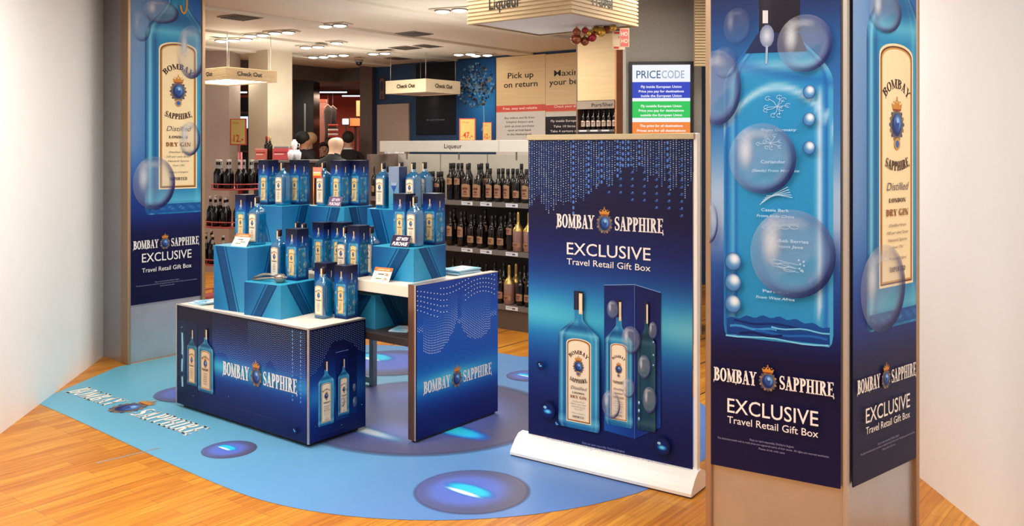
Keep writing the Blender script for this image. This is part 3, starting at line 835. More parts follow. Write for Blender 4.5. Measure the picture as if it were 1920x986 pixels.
# ================================================================== printed box, display table, roll-up banner
BEADS = (96, 150, 214)
def glow_bg(nav, dark, blue, cyan, cyc, hgt=.14, bow=0.0):
    """navy print with a soft cyan horizon; cyc = height of the horizon as a share"""
    def f(u, v):
        d = v - cyc + bow * (u - .5) ** 2
        c = mixc(nav, blue, gs(d, hgt * 2.1)); c = mixc(c, cyan, .85 * gs(d, hgt * .62) * (.55 + .45 * abs(math.cos((u - .5) * 3))))
        if d > hgt: c = mixc(c, dark, sstep(hgt, hgt + .42, d))
        return c
    return f

CREAMTOP = mat('cream_laminate', (232, 222, 204), .4, noise=.02, nscale=10)
BOXM = mat('navy_board', (16, 20, 70), .5, noise=.05)
BLACK = mat('black_plinth', (10, 10, 14), .6, noise=.1)
SILV = mat('silver_edge', (206, 196, 190), .35, metal=.8, noise=.04)

def display_box():
    L, D, Hh = 1.31, .418, .66
    root = empty('display_box', 'long dark blue printed display box with bottle graphics and cream top', 'display box', tuple(T(-L, 0)), RT)
    MB().box(0, L, 0, D, .025, Hh - .012).build('body', BOXM, root)
    MB().box(.03, L - .03, .03, D - .03, 0, .026).build('plinth', BLACK, root)
    MB().box(.004, L - .004, .004, D - .004, Hh - .012, Hh).build('top_panel', CREAMTOP, root)
    t = MB()
    t.box(L - .006, L + .004, -.004, .006, .025, Hh + .002); t.box(-.002, L, -.004, .004, Hh - .006, Hh + .002); t.box(L - .004, L + .004, 0, D, Hh - .006, Hh + .002); t.box(-.004, .004, -.004, .004, .025, Hh)
    t.build('edge_trim', SILV, root)
    pm = PM((T(-L, 0).x, T(-L, 0).y), (UY, -UX))
    a = ClipArt(.004, L - .006, .028, Hh - .006)
    a.grid(.004, .028, L - .006, Hh - .006, 40, 34, lambda u, v: mixc(glow_bg((10, 18, 84), (20, 10, 38), (12, 72, 152), (84, 196, 222), .48, .13)(u, v), (12, 10, 44), .75 * (1 - sstep(.05, .36, u)) * (1 if v > .3 else .6)))
    rnd = random.Random(5); pts = []
    nx = 86
    for i in range(nx):                       # arched fields of tiny beads
        x = .40 + i * (L - .42) / nx; u = (x / L)
        top = Hh - .02
        if u < .58: lo = .385 + .03 * math.sin((u - .3) * 22) ; st = .0135
        else: lo = .30 + .10 * abs(math.sin((u - .58) * 11)) - .04 * math.sin(u * 40); st = .0125
        y = top - rnd.random() * .004 - (i % 2) * st * .5
        while y > lo:
            fade = sstep(Hh, .42, y) if u < .58 else .9
            pts.append((x, y, .0031, .0028, mixc((48, 48, 110), (130, 170, 226), .2 + .75 * fade)))
            y -= st
    for x in (1.172, 1.243):
        y = Hh - .03
        while y > .245: pts.append((x, y, .0066, .0078, (96, 152, 220))); y -= .0225
    a.dots(pts, BEADS, 4)
    # bottles at the far end: two of a gift box and a big one
    def bb(px0, px1, pyt, pyb, dim=.8, capc=(20, 16, 30)):
        s0, s1 = pm(px0, pyb)[0], pm(px1, pyb)[0]; zb, zt = pm((px0 + px1) / 2, pyb)[1], pm((px0 + px1) / 2, pyt)[1]
        bottle_art(a, (s0 + s1) / 2, zb, s1 - s0, zt - zb, False, dim, tone=(222, 192, 160), ns=14, capcol=capc)
    s0 = pm(350, 700)[0]; s1 = pm(367, 700)[0]
    a.grid(.01, .10, s0, .56, 6, 12, lambda u, v: mixc((10, 30, 74), (60, 130, 170), .8 * gs(u - .6, .2) * gs(v - .5, .3)))
    a.line([(.06, .52), (.066, .40), (.06, .25), (.066, .14)], .018, (150, 196, 206))
    a.dots([(.063, .50, .012, .02), (.060, .33, .010, .016), (.062, .22, .010, .02)], (16, 40, 70), 10)
    a.rect(s0, pm(360, 730)[1], s1 + .02, pm(360, 605)[1], (16, 34, 74))
    bb(351, 370, 617, 722, .75); bb(373, 402, 616, 735, .85)
    sx, zz = pm(482, 708)
    logo(a, sx + .03, zz + .012, pm(557, 740)[0] - pm(418, 700)[0])
    for (px, py, r) in ((556, 806, .018), (433, 742, .008), (367, 741, .007)): drop(a, *pm(px, py), r)
    a.text('Please enjoy our spirit responsibly. Bottle and trade dress are registered marks of their owner.', pm(485, 795)[0], .112, .006, (70, 76, 130), 'c', width=.40)
    a.build('front_print', root, loc=(0, -.0005, 0))
    # end face

    pe = PM((C0.x, C0.y), (UX, UY))
    b = ClipArt(.004, D - .002, .028, Hh - .006)
    b.grid(.004, .028, D - .002, Hh - .006, 16, 34, lambda u, v: mixc(glow_bg((10, 18, 84), (14, 10, 48), (12, 70, 150), (60, 160, 205), .40, .17)(u, v), (10, 14, 60), .35 * u))
    pts = []
    for i in range(30):
        x = .014 + i * (D - .02) / 30; u = x / D
        lo = .40 + .16 * sstep(.05, .45, u) - .10 * sstep(.6, 1, u); y = Hh - .02 - (i % 2) * .006
        while y > lo: pts.append((x, y, .0030, .0028, (130, 164, 222))); y -= .0125
    b.dots(pts, BEADS, 4)
    def bb2(px0, px1, pyt, pyb, dim=1.0):
        s0, s1 = pe(px0, pyb)[0], pe(px1, pyb)[0]; zb, zt = pe((px0 + px1) / 2, pyb)[1], pe((px0 + px1) / 2, pyt)[1]
        bottle_art(b, (s0 + s1) / 2, zb, s1 - s0, zt - zb, True, dim, ns=16)
    x0, x1, x2 = pe(628, 700)[0], pe(652, 700)[0], pe(668, 700)[0]; zt, zb = pe(640, 658)[1], pe(640, 784)[1]
    b.grid(x0, zb, x1, zt, 3, 6, lambda u, v: mixc((18, 70, 140), (12, 22, 84), v)); b.grid(x1, zb + .012, x2, zt + .008, 3, 6, lambda u, v: mixc((14, 60, 128), (10, 16, 66), v))
    b.line([(x0, zt), (x1, zt)], .0025, (120, 150, 200))
    bb2(595, 625, 676, 796); bb2(631, 652, 671, 777, .95)
    for (px, py, rx, ry) in ((646, 722, 3, 9), (638, 752, 4, 9), (660, 725, 3, 8), (661, 752, 4, 10)):
        q0, q1 = pe(px - rx, py)[0], pe(px + rx, py)[0]; bubble(b, (q0 + q1) / 2, pe(px, py)[1], (q1 - q0) / 2, ry * .0031, nr=5, nt=16)
    for (px, py, r) in ((674, 757, .010), (636, 795, .008), (587, 798, .006)): drop(b, *pe(px, py), r)
    b.text('Please enjoy our spirit responsibly. Bottle and trade dress are registered marks.', D * .5, .068, .005, (70, 76, 130), 'c', width=.30)
    b.build('end_print', root, loc=(L + .0045, 0, 0), rot=PI / 2)
display_box()

def display_table():
    x0, x1, y0, y1, Hh = -1.38, .406, .426, 1.151, .889
    root = empty('display_table', 'cream topped display table with deep blue printed end panel', 'table', tuple(T(x0, y0)), RT)
    X, D = x1 - x0, y1 - y0
    MB().box(0, X - .056, 0, D, Hh - .075, Hh - .012, bev=.002).build('tabletop', CREAMTOP, root)
    MB().box(X - .055, X - .002, 0, D, .018, Hh).build('end_panel', BOXM, root)
    MB().box(X - .055, X - .002, -.006, 0, .018, Hh).build('steel_edge', mat('dark_bronze_edge', (140, 104, 84), .3, metal=.9, noise=.05, nscale=12, aniso=(1, 1, .1)), root)
    MB().box(X - .05, X - .008, .02, D - .02, 0, .019).build('foot', BLACK, root)
    t = MB(); t.box(X - .005, X + .002, -.008, -.002, .018, Hh + .002); t.box(X - .005, X + .002, -.006, D, Hh - .003, Hh + .002); t.box(X - .056, X, -.004, D, Hh, Hh + .001)
    t.build('edge_trim', SILV, root)
    dkw = mat('dark_shelf_board', (52, 42, 40), .45, noise=.1, nscale=9)
    MB().box(0, X - .056, .0, D, .535, .578, bev=.002).build('shelf', dkw, root)
    MB().box(X - .088, X - .058, .10, D - .05, .0, .53).build('inner_panel', mat('deep_blue_board', (12, 62, 110), .35, noise=.2, nscale=2, spec=.6), root)
    leg = mat('steel_leg', (128, 132, 140), .3, metal=.85, noise=.05)
    def frame(x, y):
        m = MB(); m.box(x - .02, x + .02, y - .02, y + .02, 0, .535, bev=.002); m.build('leg', leg, root)
    frame(.69, D - .03); frame(.03, .04); frame(.03, D - .04); 
    MB().box(.03, .69, D - .045, D - .02, .02, .06).build('stretcher', leg, root)
    # printed outer face of the end panel
    o = T(x1, y0); pe = PM((o.x, o.y), (UX, UY))
    b = ClipArt(.004, D - .002, .02, Hh - .004)
    def bg(u, v):
        c = mixc((12, 28, 108), (8, 78, 166), sstep(0, .5, v)); c = mixc(c, (10, 98, 184), sstep(.35, .62, v) * .7); c = mixc(c, (14, 70, 156), sstep(.7, 1, v))
        d = v - .345; c = mixc(c, (22, 140, 206), .75 * gs(d, .12)); c = mixc(c, (112, 205, 226), .85 * gs(d, .05) * gs(u - .42, .42))
        return c
    b.grid(.004, .02, D - .002, Hh - .004, 22, 40, bg)
    pts = []
    for i in range(58):                       # hanging bead columns that form two drops
        x = .012 + i * (D - .02) / 58; u = x / D
        if .07 < u < .47: lo = .475 + .16 * ((u - .20) / .27) ** 2; hi = .70 + .10 * sstep(.1, .42, u)
        elif .53 < u < .90: lo = .50 + .05 * abs((u - .74) / .16) ** 2 ; hi = .79 - .04 * sstep(.8, .9, u)
        else: lo, hi = .62, .66
        y = hi - (i % 2) * .007
        while y > lo:
            fd = 1 - sstep(lo + .02, hi, y); pts.append((x, y, .0034, .0038, mixc((40, 96, 190), (206, 222, 242), .15 + .85 * fd))); y -= .0145
    b.dots(pts, BEADS, 4)
    pts = []
    for r in range(5):                        # wave rows of larger dots under the top edge
        for i in range(26):
            u = i / 26; x = .01 + u * (D - .02); y = Hh - .022 - r * .03 - .045 * math.sin((u - .12) * 7.2) * (1 if u < .95 else .8) * (.5 + .1 * r) - (.03 if u < .25 else 0)
            if y < Hh - .008 and y > .62 and not (.36 < u < .56 and r > 1): pts.append((x, y, .0048, .0036, (206, 216, 232)))
    b.dots(pts, BEADS, 6)
    pts = []
    for r in range(9):                        # faint ripples
        for i in range(34):
            t = PI * (.12 + .76 * i / 33); q = .06 + .022 * r
            pts.append((D * .52 + q * 1.5 * math.cos(t), .36 + q * math.sin(t) * 1.15, .0018, .0018, (60, 140, 205)))
    b.dots(pts, BEADS, 4)
    s0, s1 = pe(793, 727)[0], pe(921, 690)[0]; z = (pe(793, 727)[1] + pe(921, 690)[1]) / 2
    logo(b, (s0 + s1) / 2, z, s1 - s0)
    b.build('end_print', root, loc=(X + .0025, 0, 0), rot=PI / 2)
display_table()

def rollup():
    bl, br = at_z(991.6, 817.4, .09), at_z(1299, 885.6, .09)
    d = (br - bl); d.z = 0; W = d.length; rot = math.atan2(d.y, d.x)
    org = (bl.x, bl.y, 0); pm = PM((bl.x, bl.y), (d.x, d.y))
    root = empty('rollup_banner', 'freestanding dark blue roll-up banner with gift box picture on white base', 'banner', org, rot)
    zt = pm(1150, 262)[1]; z0 = .085
    Wm = mat('white_lacquer', (244, 242, 238), .35, noise=.01)
    # base: long cassette with a curved section
    sec = [(-.10, 0), (.105, 0), (.105, .03), (.06, .085), (.02, .10), (-.02, .096), (-.055, .07), (-.085, .035), (-.10, .014)]
    m = MB(); xs = (-.055, W + .035); n = len(sec)
    m.add([(x, y, z + .008) for x in xs for y, z in sec], [[i, n + i, n + (i + 1) % n, (i + 1) % n] for i in range(n)] + [list(range(n)), list(range(2 * n - 1, n - 1, -1))])
    m.build('base', Wm, root)
    MB().box(-.05, W + .03, -.098, .10, 0, .009).build('base_seal', mat('brown_rubber', (60, 36, 30), .6), root)
    tr = mat('beige_metal_rail', (188, 172, 138), .4, metal=.3, noise=.03)
    MB().box(-.006, W + .012, -.014, .016, zt, zt + .03, bev=.003).build('top_rail', tr, root)
    MB().box(W + .004, W + .026, -.002, .03, .09, zt + .03, bev=.003).build('side_post', Wm, root)
    MB().box(0, W, -.003, 0, z0, zt).build('sheet', BOXM, root)
    MB().tube([(W * .5, .03, .09), (W * .5, .03, zt + .01)], .010).build('pole', STEEL, root)
    a = ClipArt(0, W, z0, zt)
    def bg(u, v):
        c = keys([(0, (16, 24, 84)), (.14, (16, 32, 100)), (.27, (14, 70, 140)), (.36, (26, 124, 180)), (.42, (70, 172, 206)), (.48, (40, 136, 186)), (.57, (18, 66, 136)), (.66, (16, 30, 98)), (.76, (17, 15, 66)), (1, (20, 22, 70))], v)
        c = mixc(c, (150, 196, 214), .5 * gs(v - .42, .06) * gs(u - 1, .22)); c = mixc(c, (100, 190, 220), .5 * gs(v - .43, .05) * gs(u - .1, .22))
        return c
    a.grid(0, z0, W, zt, 24, 60, bg)
    rnd = random.Random(9); pts = []; Hb = zt - z0
    for i in range(62):
        u = (i + .5) / 62; x = u * W
        lo = .78 + .02 * math.sin(u * 30) if u < .27 else (.78 + (u - .27) / .4 * .135 if u < .67 else (.905 - (u - .67) * .18 + .02 * math.sin(u * 90)))
        kind = rnd.random(); big = kind > .86
        st = .026 if big else (.0105 if kind < .6 else .014); rx = .0068 if big else .0033
        y = .998 - rnd.random() * .008; lo += rnd.uniform(-.015, .02) - (.05 if big and u < .3 else 0)
        while y > lo:
            pts.append((x, z0 + y * Hb, rx, rx * (1.5 if big else .9), mixc((70, 116, 196), (176, 206, 240), rnd.random() if not big else .15))); y -= st / 1.65 * (1.15 if big else 1)
    for k in range(9):                        # sparse pearls under the bead curtain
        u = .38 + k * .07
        lo = .87 - .16 * (u - .38); y = .94
        while y > lo - .02: pts.append((u * W, z0 + y * Hb, .010, .0045, (50, 92, 166))); pts.append((u * W + .003, z0 + (y + .004) * Hb, .005, .002, (120, 160, 214))); y -= .0215
    a.dots(pts, BEADS, 6)
    def at(px, py): return pm(px, py)
    lx0, lx1 = at(1044, 420)[0], at(1245, 425)[0]; lz = at(1137, 418)[1]
    logo(a, (lx0 + lx1) / 2, lz, lx1 - lx0)
    e0, e1 = at(1064, 468)[0], at(1221, 475)[0]
    a.text('EXCLUSIVE', (e0 + e1) / 2, at(1140, 482)[1], .066, WHITE, 'c', width=e1 - e0, bold=.004)
    a.text('Travel Retail Gift Box', (e0 + e1) / 2, at(1140, 503)[1] + .004, .034, WHITE, 'c', width=e1 - e0, bold=.004)
    # bottle, then the gift box with its own bottle
    def bot(px0, px1, pyt, pyb, dim=1.0, lab=True, full=True, dark=False):
        s0, s1 = at(px0, pyb)[0], at(px1, pyb)[0]; zb, zq = at((px0 + px1) / 2, pyb)[1], at((px0 + px1) / 2, pyt)[1]
        bottle_art(a, (s0 + s1) / 2, zb, s1 - s0, zq - zb, full, dim, lab=lab)
    bx0, bx1, bx2 = at(1134, 650)[0], at(1191, 650)[0], at(1240, 650)[0]
    a.put([(bx0, at(1134, 806)[1]), (bx1, at(1191, 822)[1]), (bx1, at(1191, 533)[1]), (bx0, at(1134, 534)[1])], [[0, 1, 2, 3]], [(20, 90, 168), (16, 60, 140), (14, 34, 104), (12, 30, 96)])
    a.put([(bx1, at(1191, 822)[1]), (bx2, at(1238, 800)[1]), (bx2, at(1238, 548)[1]), (bx1, at(1191, 533)[1])], [[0, 1, 2, 3]], [(16, 50, 128), (20, 76, 156), (12, 26, 90), (12, 26, 90)])
    a.line([(bx0, at(1134, 534)[1]), (bx1, at(1191, 533)[1]), (bx2, at(1240, 548)[1])], .004, (120, 150, 200))
    a.line([(bx1, at(1191, 822)[1]), (bx1, at(1191, 533)[1])], .003, (70, 120, 180))
    bot(1136, 1188, 562, 798, .98)
    bot(1197, 1232, 566, 806, .55, lab=False)
    bot(1050, 1127, 545, 803)
    for (px, py, rx, ry, k) in ((1153, 579, 11, 17, 1), (1187, 636, 18, 26, 1), (1228, 618, 8, 16, 1), (1212, 686, 12, 22, 1), (1222, 748, 13, 25, 1), (1182, 725, 13, 19, 1), (1150, 756, 17, 27, 1)):
        s0, s1 = at(px - rx, py)[0], at(px + rx, py)[0]; zz = at(px, py)[1]; bubble(a, (s0 + s1) / 2, zz, (s1 - s0) / 2, at(px, py - ry)[1] - zz, k, nr=7, nt=24)
    for py in (640, 664, 683): pearl(a, *at(1229, py), .006, .006)
    for py in (753, 768, 783): pearl(a, *at(1202, py), .007, .011)
    for (px, py, r) in ((1031, 767, .048), (1049, 792, .018), (1018, 683, .022), (1245, 834, .045)): drop(a, *at(px, py), r)
    g = (140, 150, 190)
    zc = at(1140, 838)[1]
    for i, (t_, wd) in enumerate((('Enjoy our spirit responsibly. Distilled in England.', .26), ('The distinctive bottle and its trade dress are registered marks of their owner, all rights reserved.', .74), ('Please drink with care', .16))):
        a.text(t_, W * .5, zc - i * .016, .0105, g, 'c', width=wd * W)
    a.build('poster_print', root, loc=(0, -.0035, 0))
rollup()

# ================================================================== plinths on the display
def stripe_art(wd, ht, flip=False, seed=0, edge0=False):
    a = ClipArt(0, wd, 0, ht)
    def bg(u, v):
        uu = 1 - u if flip else u
        c = mixc((8, 82, 138), (20, 124, 170), .5 + .5 * math.sin(uu * 3 + v * 1.5))
        c = mixc(c, (110, 188, 218), .55 * gs(u - (.0 if edge0 else 1.0), .42) * (1 - .4 * v))
        return c
    a.grid(0, 0, wd, ht, 10, 10, bg)
    def band(x0, x1, wd0, col):
        p = [(x0 * wd, ht), ((x0 + wd0) * wd, ht), ((x1 + wd0) * wd, 0), (x1 * wd, 0)]
        if flip: p = [(wd - x, y) for x, y in p][::-1]
        a.poly(p, col, alpha=True)
    band(.08 + seed * .1, .48 + seed * .12, .22, (8, 56, 122, .5)); band(.05 + seed * .1, .46 + seed * .12, .035, (10, 40, 110, .6)); band(.34 + seed * .1, .74 + seed * .1, .03, (10, 44, 118, .6))
    return a
RTOP = mat('turquoise_top', (44, 160, 196), .35, noise=.04)
RSIDE = mat('turquoise_board', (12, 90, 146), .45, noise=.05)
def riser(loc, w_, d_, h, label, seed=0, rot=R2, fl=(True, False), dark=False):
    root = empty('plinth', label, 'plinth', tuple(loc), rot, 'turquoise blue plinths of the bottle display')
    b = MB().box(0, w_, 0, d_, 0, h - .004, 0); b.box(.0, w_, .0, d_, h - .004, h, 1)
    b.build('block', [RSIDE, RTOP], root)
    stripe_art(w_, h - .004, fl[0], seed).build('front_print', root, loc=(0, -.0005, 0))
    stripe_art(d_, h - .004, fl[1], seed + .4, True).build('side_print', root, loc=(w_ + .0005, 0, 0), rot=PI / 2)
    return root
def Rr(org, lx, ly, z):
    c, s = math.cos(R2), math.sin(R2)
    return Vector((org[0] + c * lx - s * ly, org[1] + s * lx + c * ly, z))
ZB, ZT = .66, .877
RA = (-1.853, 5.553); riser((*RA, ZB), .303, .30, .396, 'tall turquoise plinth standing at the far end of the long box', 0, fl=(False, True))
RB = (-1.604, 5.354); riser((*RB, ZB), .310, .30, .20, 'low turquoise plinth carrying the metal squeezer', .5, fl=(True, False))
ZH = ZT + .389
def left_of(near, l=.31): return (near[0] - .849 * l, near[1] + .529 * l)
RC = left_of((-1.554, 6.04)); riser((*RC, ZT), .31, .28, .389, 'tall turquoise plinth behind the long box, farthest one along the table', .3, fl=(False, True))
RD = left_of((-1.113, 5.93)); riser((*RD, ZT), .31, .28, .389, 'tall turquoise plinth in the middle of the table with gift sign on top', .6, fl=(True, False))
RE = left_of((-.68, 5.66)); riser((*RE, ZT), .31, .28, .389, 'tall turquoise plinth behind the low one near the printed end panel', .2, fl=(False, False))
RF = left_of((-.5685, 5.184)); riser((*RF, ZT), .31, .31, .197, 'low turquoise plinth on the table beside the printed end panel', .4, fl=(True, False))
o = T(-.36, .50); riser((o.x, o.y, .579), .36, .28, .20, 'dark teal plinth stored on the lower shelf under the tabletop', .4, rot=RT)
# ================================================================== blue gin bottles and gift boxes
GLASS = glass_mat('blue_bottle_glass', (104, 212, 240), (0, 112, 170), .48, .14)
CAPM = mat('dark_bottle_cap', (22, 18, 34), .25, noise=.1)
STRIPM = mat('cream_neck_seal', (226, 196, 150), .5, noise=.05)
GB = 'blue square gin bottles of the display'
GX = 'printed blue gift boxes of the display'
def make_gin(name='gin_bottle', faded=False):
    root = empty(name, 'blue square gin bottle', 'bottle', (0, 0, -5), 0, GB)
    sq = lambda z: 1 if z < .2 else max(0, 1 - (z - .2) / .034)
    MB().lathe([(.034, 0), (.0400, .004), (.0410, .010), (.0410, .192), (.0400, .202), (.0355, .214), (.027, .226), (.0185, .237), (.0138, .247), (.0125, .262)], 32, sq=sq).build('glass_body', GLASS, root)
    MB().lathe([(.0145, .258), (.0158, .261), (.0158, .297), (.0148, .300)], 16).build('cap', CAPM, root)
    a = Art()
    label_art(a, 0, .022, .060, .172, False, (234, 222, 200) if not faded else (214, 196, 160))
    a.build('label', root, loc=(0, -.0416, 0))
    MB().box(-.006, .003, -.0172, -.0158, .240, .292).build('neck_seal', STRIPM, root)
    return reg(root)
gin = make_gin()

def gift_faces():
    W, Hh = .095, .31
    def bg(u, v):
        return keys([(0, (10, 34, 84)), (.08, (14, 72, 134)), (.35, (20, 140, 190)), (.6, (16, 110, 176)), (.78, (18, 62, 134)), (.88, (16, 24, 68)), (1, (16, 15, 38))], v)
    a = ClipArt(0, W, 0, Hh)
    a.grid(0, 0, W, Hh, 6, 16, lambda u, v: bg(u, v))
    bottle_art(a, .050, .018, .078, .262, False, .92, tone=(226, 200, 148), ns=12)
    for (x, y, r) in ((.060, .236, .013), (.082, .172, .012), (.078, .100, .012), (.034, .058, .013), (.018, .15, .008), (.070, .048, .008)): bubble(a, x, y, r, r * 1.2, nr=5, nt=14)
    b = ClipArt(0, W, 0, Hh)
    b.grid(0, 0, W, Hh, 6, 16, lambda u, v: mixc(bg(u, v), (8, 22, 80), .25 * u))
    bottle_art(b, .040, .018, .062, .250, False, .85, lab=False, ns=12)
    for (x, y, r) in ((.020, .185, .011), (.056, .150, .017), (.066, .088, .020), (.030, .06, .009), (.072, .212, .009), (.02, .11, .007)): bubble(b, x, y, r, r * 1.1, 1, lightc=(170, 196, 190), nr=6, nt=16)
    for i in range(5): bubble(b, .018 + (i % 2) * .014, .030 + i * .012, .005, .006, nr=3, nt=10)
    return a, b
def make_gift():
    W, Hh = .095, .31
    root = empty('gift_box', 'blue gift box', 'gift box', (0, 0, -5), 0, GX)
    MB().box(-W / 2, W / 2, -W / 2, W / 2, 0, Hh, bev=.0006).build('carton', mat('navy_carton', (14, 22, 60), .35, noise=.06), root)
    a, b = gift_faces()
    a.build('front_print', root, loc=(-W / 2, -W / 2 - .0004, 0))
    b.build('side_print', root, loc=(W / 2 + .0004, -W / 2, 0), rot=PI / 2)
    return reg(root)
gift = make_gift()

def put(proto, org, lx, ly, z, label):
    p = Rr(org, lx, ly, z); place(proto, p, R2, label)
def putw(proto, px, Y, z, label): p = P(px, Y, z); place(proto, p, R2, label)
# on the long box
putw(gin, 607, 5.255, ZB, 'blue square gin bottle on the cream top, closest to the corner of the long box')
putw(gift, 649, 5.265, ZB, 'blue gift box on the cream top at the corner of the long box')
putw(gift, 611, 5.38, ZB, 'blue gift box standing behind the corner bottle on the long box')
put(gin, RB, .085, .20, .86, 'blue gin bottle standing behind the metal squeezer on the low plinth')
put(gift, RB, .215, .22, .86, 'blue gift box beside the squeezer bottle on the low plinth')
putw(gin, 558, 5.84, ZT, 'blue gin bottle mostly hidden behind the low plinth, farther of two dark caps')
putw(gin, 570.5, 5.735, ZT, 'blue gin bottle mostly hidden behind the low plinth, nearer of two dark caps')
putw(gift, 606, 5.70, ZT, 'blue gift box in the middle row touching another box, next to the hidden bottles')
putw(gift, 641, 5.685, ZT, 'blue gift box in the middle row just behind a bottle with cream label')
putw(gin, 648, 5.50, ZT, 'blue gin bottle between two gift boxes on the middle of the table')
putw(gift, 672, 5.46, ZT, 'blue gift box on the table edge between two gin bottles')
putw(gin, 697, 5.50, ZT, 'blue gin bottle on the table edge beside the orange topped price card')
# on the tall plinths
put(gift, RC, .07, .10, ZH, 'blue gift box at the far corner of the top tier above the beer rack side')
put(gin, RC, .235, .08, ZH, 'blue gin bottle on the top tier between two gift boxes, foil necks behind it')
put(gift, RC, .255, .215, ZH, 'blue gift box on the top tier beside the orange sign stand')
put(gin, RD, .065, .065, ZH, 'blue gin bottle on the middle tall plinth beside the orange sign stand')
put(gift, RD, .185, .10, ZH, 'blue gift box standing right behind the lilac gift sign on the top tier')
put(gift, RD, .255, .205, ZH, 'blue gift box on the top tier tucked beside the one behind the lilac sign')
put(gin, RE, .07, .08, ZH, 'blue gin bottle in front of the white shelf back on the top tier')
put(gin, RE, .12, .20, ZH, 'blue gin bottle hidden behind the grey martini carton, only cap clear')
put(gin, RE, .283, .125, ZH, 'blue gin bottle touching the grey martini carton on the top tier')
put(gin, RE, .27, .26, ZH, 'blue gin bottle at the shelf end of the top tier near the liqueurs')
# on plinth A and F
put(gift, RA, .10, .17, 1.056, 'blue gift box on the end plinth next to the beer rack')
put(gin, RA, .205, .165, 1.056, 'blue gin bottle on the end plinth behind the slanted price card')
ZF = ZT + .197
put(gift, RF, .13, .135, ZF, 'blue gift box behind the purple gift sign on the low table plinth')
put(gin, RF, .24, .10, ZF, 'blue gin bottle between two gift boxes on the low table plinth')
put(gift, RF, .262, .255, ZF, 'blue gift box at the far end of the low table plinth, beside the liqueur shelves')

# grey martini carton
def martini():
    p = Rr(RE, .183, .09, ZH)
    root = empty('gift_carton', 'slim grey carton printed with a martini glass on the top tier', 'gift box', p, R2)
    MB().box(-.042, .042, -.042, .042, 0, .272, bev=.0006).build('carton', mat('grey_blue_carton', (36, 52, 96), .35, noise=.05), root)
    a = ClipArt(-.042, .042, 0, .272)
    a.grid(-.042, 0, .042, .272, 4, 10, lambda u, v: mixc((60, 150, 180), (132, 146, 168), sstep(0, .7, v)))
    a.poly([(-.030, .170), (.030, .170), (.004, .105), (-.004, .105)], (150, 166, 184)); a.poly([(-.022, .150), (.022, .150), (.003, .108), (-.003, .108)], (40, 90, 160))
    a.line([(-.031, .172), (0, .104), (.031, .172)], .0025, (30, 50, 110)); a.line([(0, .106), (0, .03)], .003, (40, 70, 130)); a.line([(-.018, .03), (.018, .03)], .003, (40, 70, 130))
    a.build('front_print', root, loc=(0, -.0425, 0))
martini()

# ---- squeezer
SQ = mat('cast_aluminium', (150, 140, 130), .35, metal=.7, noise=.05)
p = Rr(RB, .06, .055, .86)
root = empty('lime_squeezer', 'matt grey metal lime squeezer lying on the low turquoise plinth', 'squeezer', p, R2 + .12)
MB().lathe([(.012, 0), (.024, .003), (.032, .014), (.035, .026), (.036, .030), (.032, .030), (.028, .016), (.01, .008)], 24, c=(.165, 0)).build('cup', SQ, root)
MB().tube([(.13, 0, .022), (.10, 0, .024), (.05, .0, .018), (.0, 0, .010), (-.045, 0, .007)], [.008, .008, .009, .009, .006]).build('handle', SQ, root)
MB().lathe([(.012, .052), (.026, .048), (.033, .036), (.034, .031), (.028, .033), (.01, .044)], 20, c=(.163, 0)).tube([(.13, 0, .036), (.09, 0, .044), (.04, 0, .042), (0, 0, .030), (-.04, 0, .016)], [.007, .008, .009, .008, .005]).build('press_handle', SQ, root)
MB().tube([(.198, -.014, .033), (.198, .014, .033)], .006).tube([(.197, 0, .030), (.215, 0, .034)], .004).build('hinge', SQ, root)

# ---- cards, signs
CARDM = mat('card_back', (200, 190, 176), .5, noise=.02)
def card(name, label, loc, rot, w_, h_, art, lean=.5, cat='sign', grp=None):
    root = empty(name, label, cat, loc, rot, grp)
    MB().add([(-w_ / 2, -.001, 0), (w_ / 2, -.001, 0), (w_ / 2, .001, 0), (-w_ / 2, .001, 0), (-w_ / 2, -.001, h_), (w_ / 2, -.001, h_), (w_ / 2, .001, h_), (-w_ / 2, .001, h_)],
             [[3, 2, 1, 0], [4, 5, 6, 7], [0, 1, 5, 4], [1, 2, 6, 5], [2, 3, 7, 6], [3, 0, 4, 7]]).build('card', CARDM, root, rot=(-lean, 0, 0))
    MB().add([(-w_ * .3, h_ * .45, 0.0), (w_ * .3, h_ * .45, 0.0), (w_ * .3, h_ * .40, h_ * .75), (-w_ * .3, h_ * .40, h_ * .75), (-w_ * .3, h_ * .47, 0), (w_ * .3, h_ * .47, 0), (w_ * .3, h_ * .42, h_ * .75), (-w_ * .3, h_ * .42, h_ * .75)],
             [[0, 1, 2, 3], [7, 6, 5, 4], [0, 4, 5, 1], [3, 2, 6, 7], [0, 3, 7, 4], [1, 5, 6, 2]]).build('stand', CARDM, root)
    art.build('card_print', root, loc=(0, -.0014, 0), rot=(-lean, 0, 0))
def price_art(w_, h_, small=False):
    a = Art(); a.rect(-w_ / 2, 0, w_ / 2, h_, (238, 230, 208)); a.rect(-w_ / 2, h_ * .74, w_ / 2, h_, (226, 118, 48))
    a.text('1L SAPPHIRE TOWER', 0, h_ * .80, h_ * .11, (250, 226, 190), 'c', width=w_ * .72, bold=.02)
    a.rect(-w_ * .22, h_ * .50, w_ * .12, h_ * .56, (60, 50, 44)); a.rect(-w_ * .28, h_ * .18, w_ * .05, h_ * .24, (100, 140, 80))
    if small: a.text('26.-', w_ * .30, h_ * .44, h_ * .20, (200, 84, 60), 'c', bold=.02); a.text('19.-', w_ * .30, h_ * .1, h_ * .20, (200, 84, 60), 'c', bold=.02)
    else: a.rect(-w_ * .02, h_ * .34, w_ * .3, h_ * .38, (60, 50, 44))
    return a
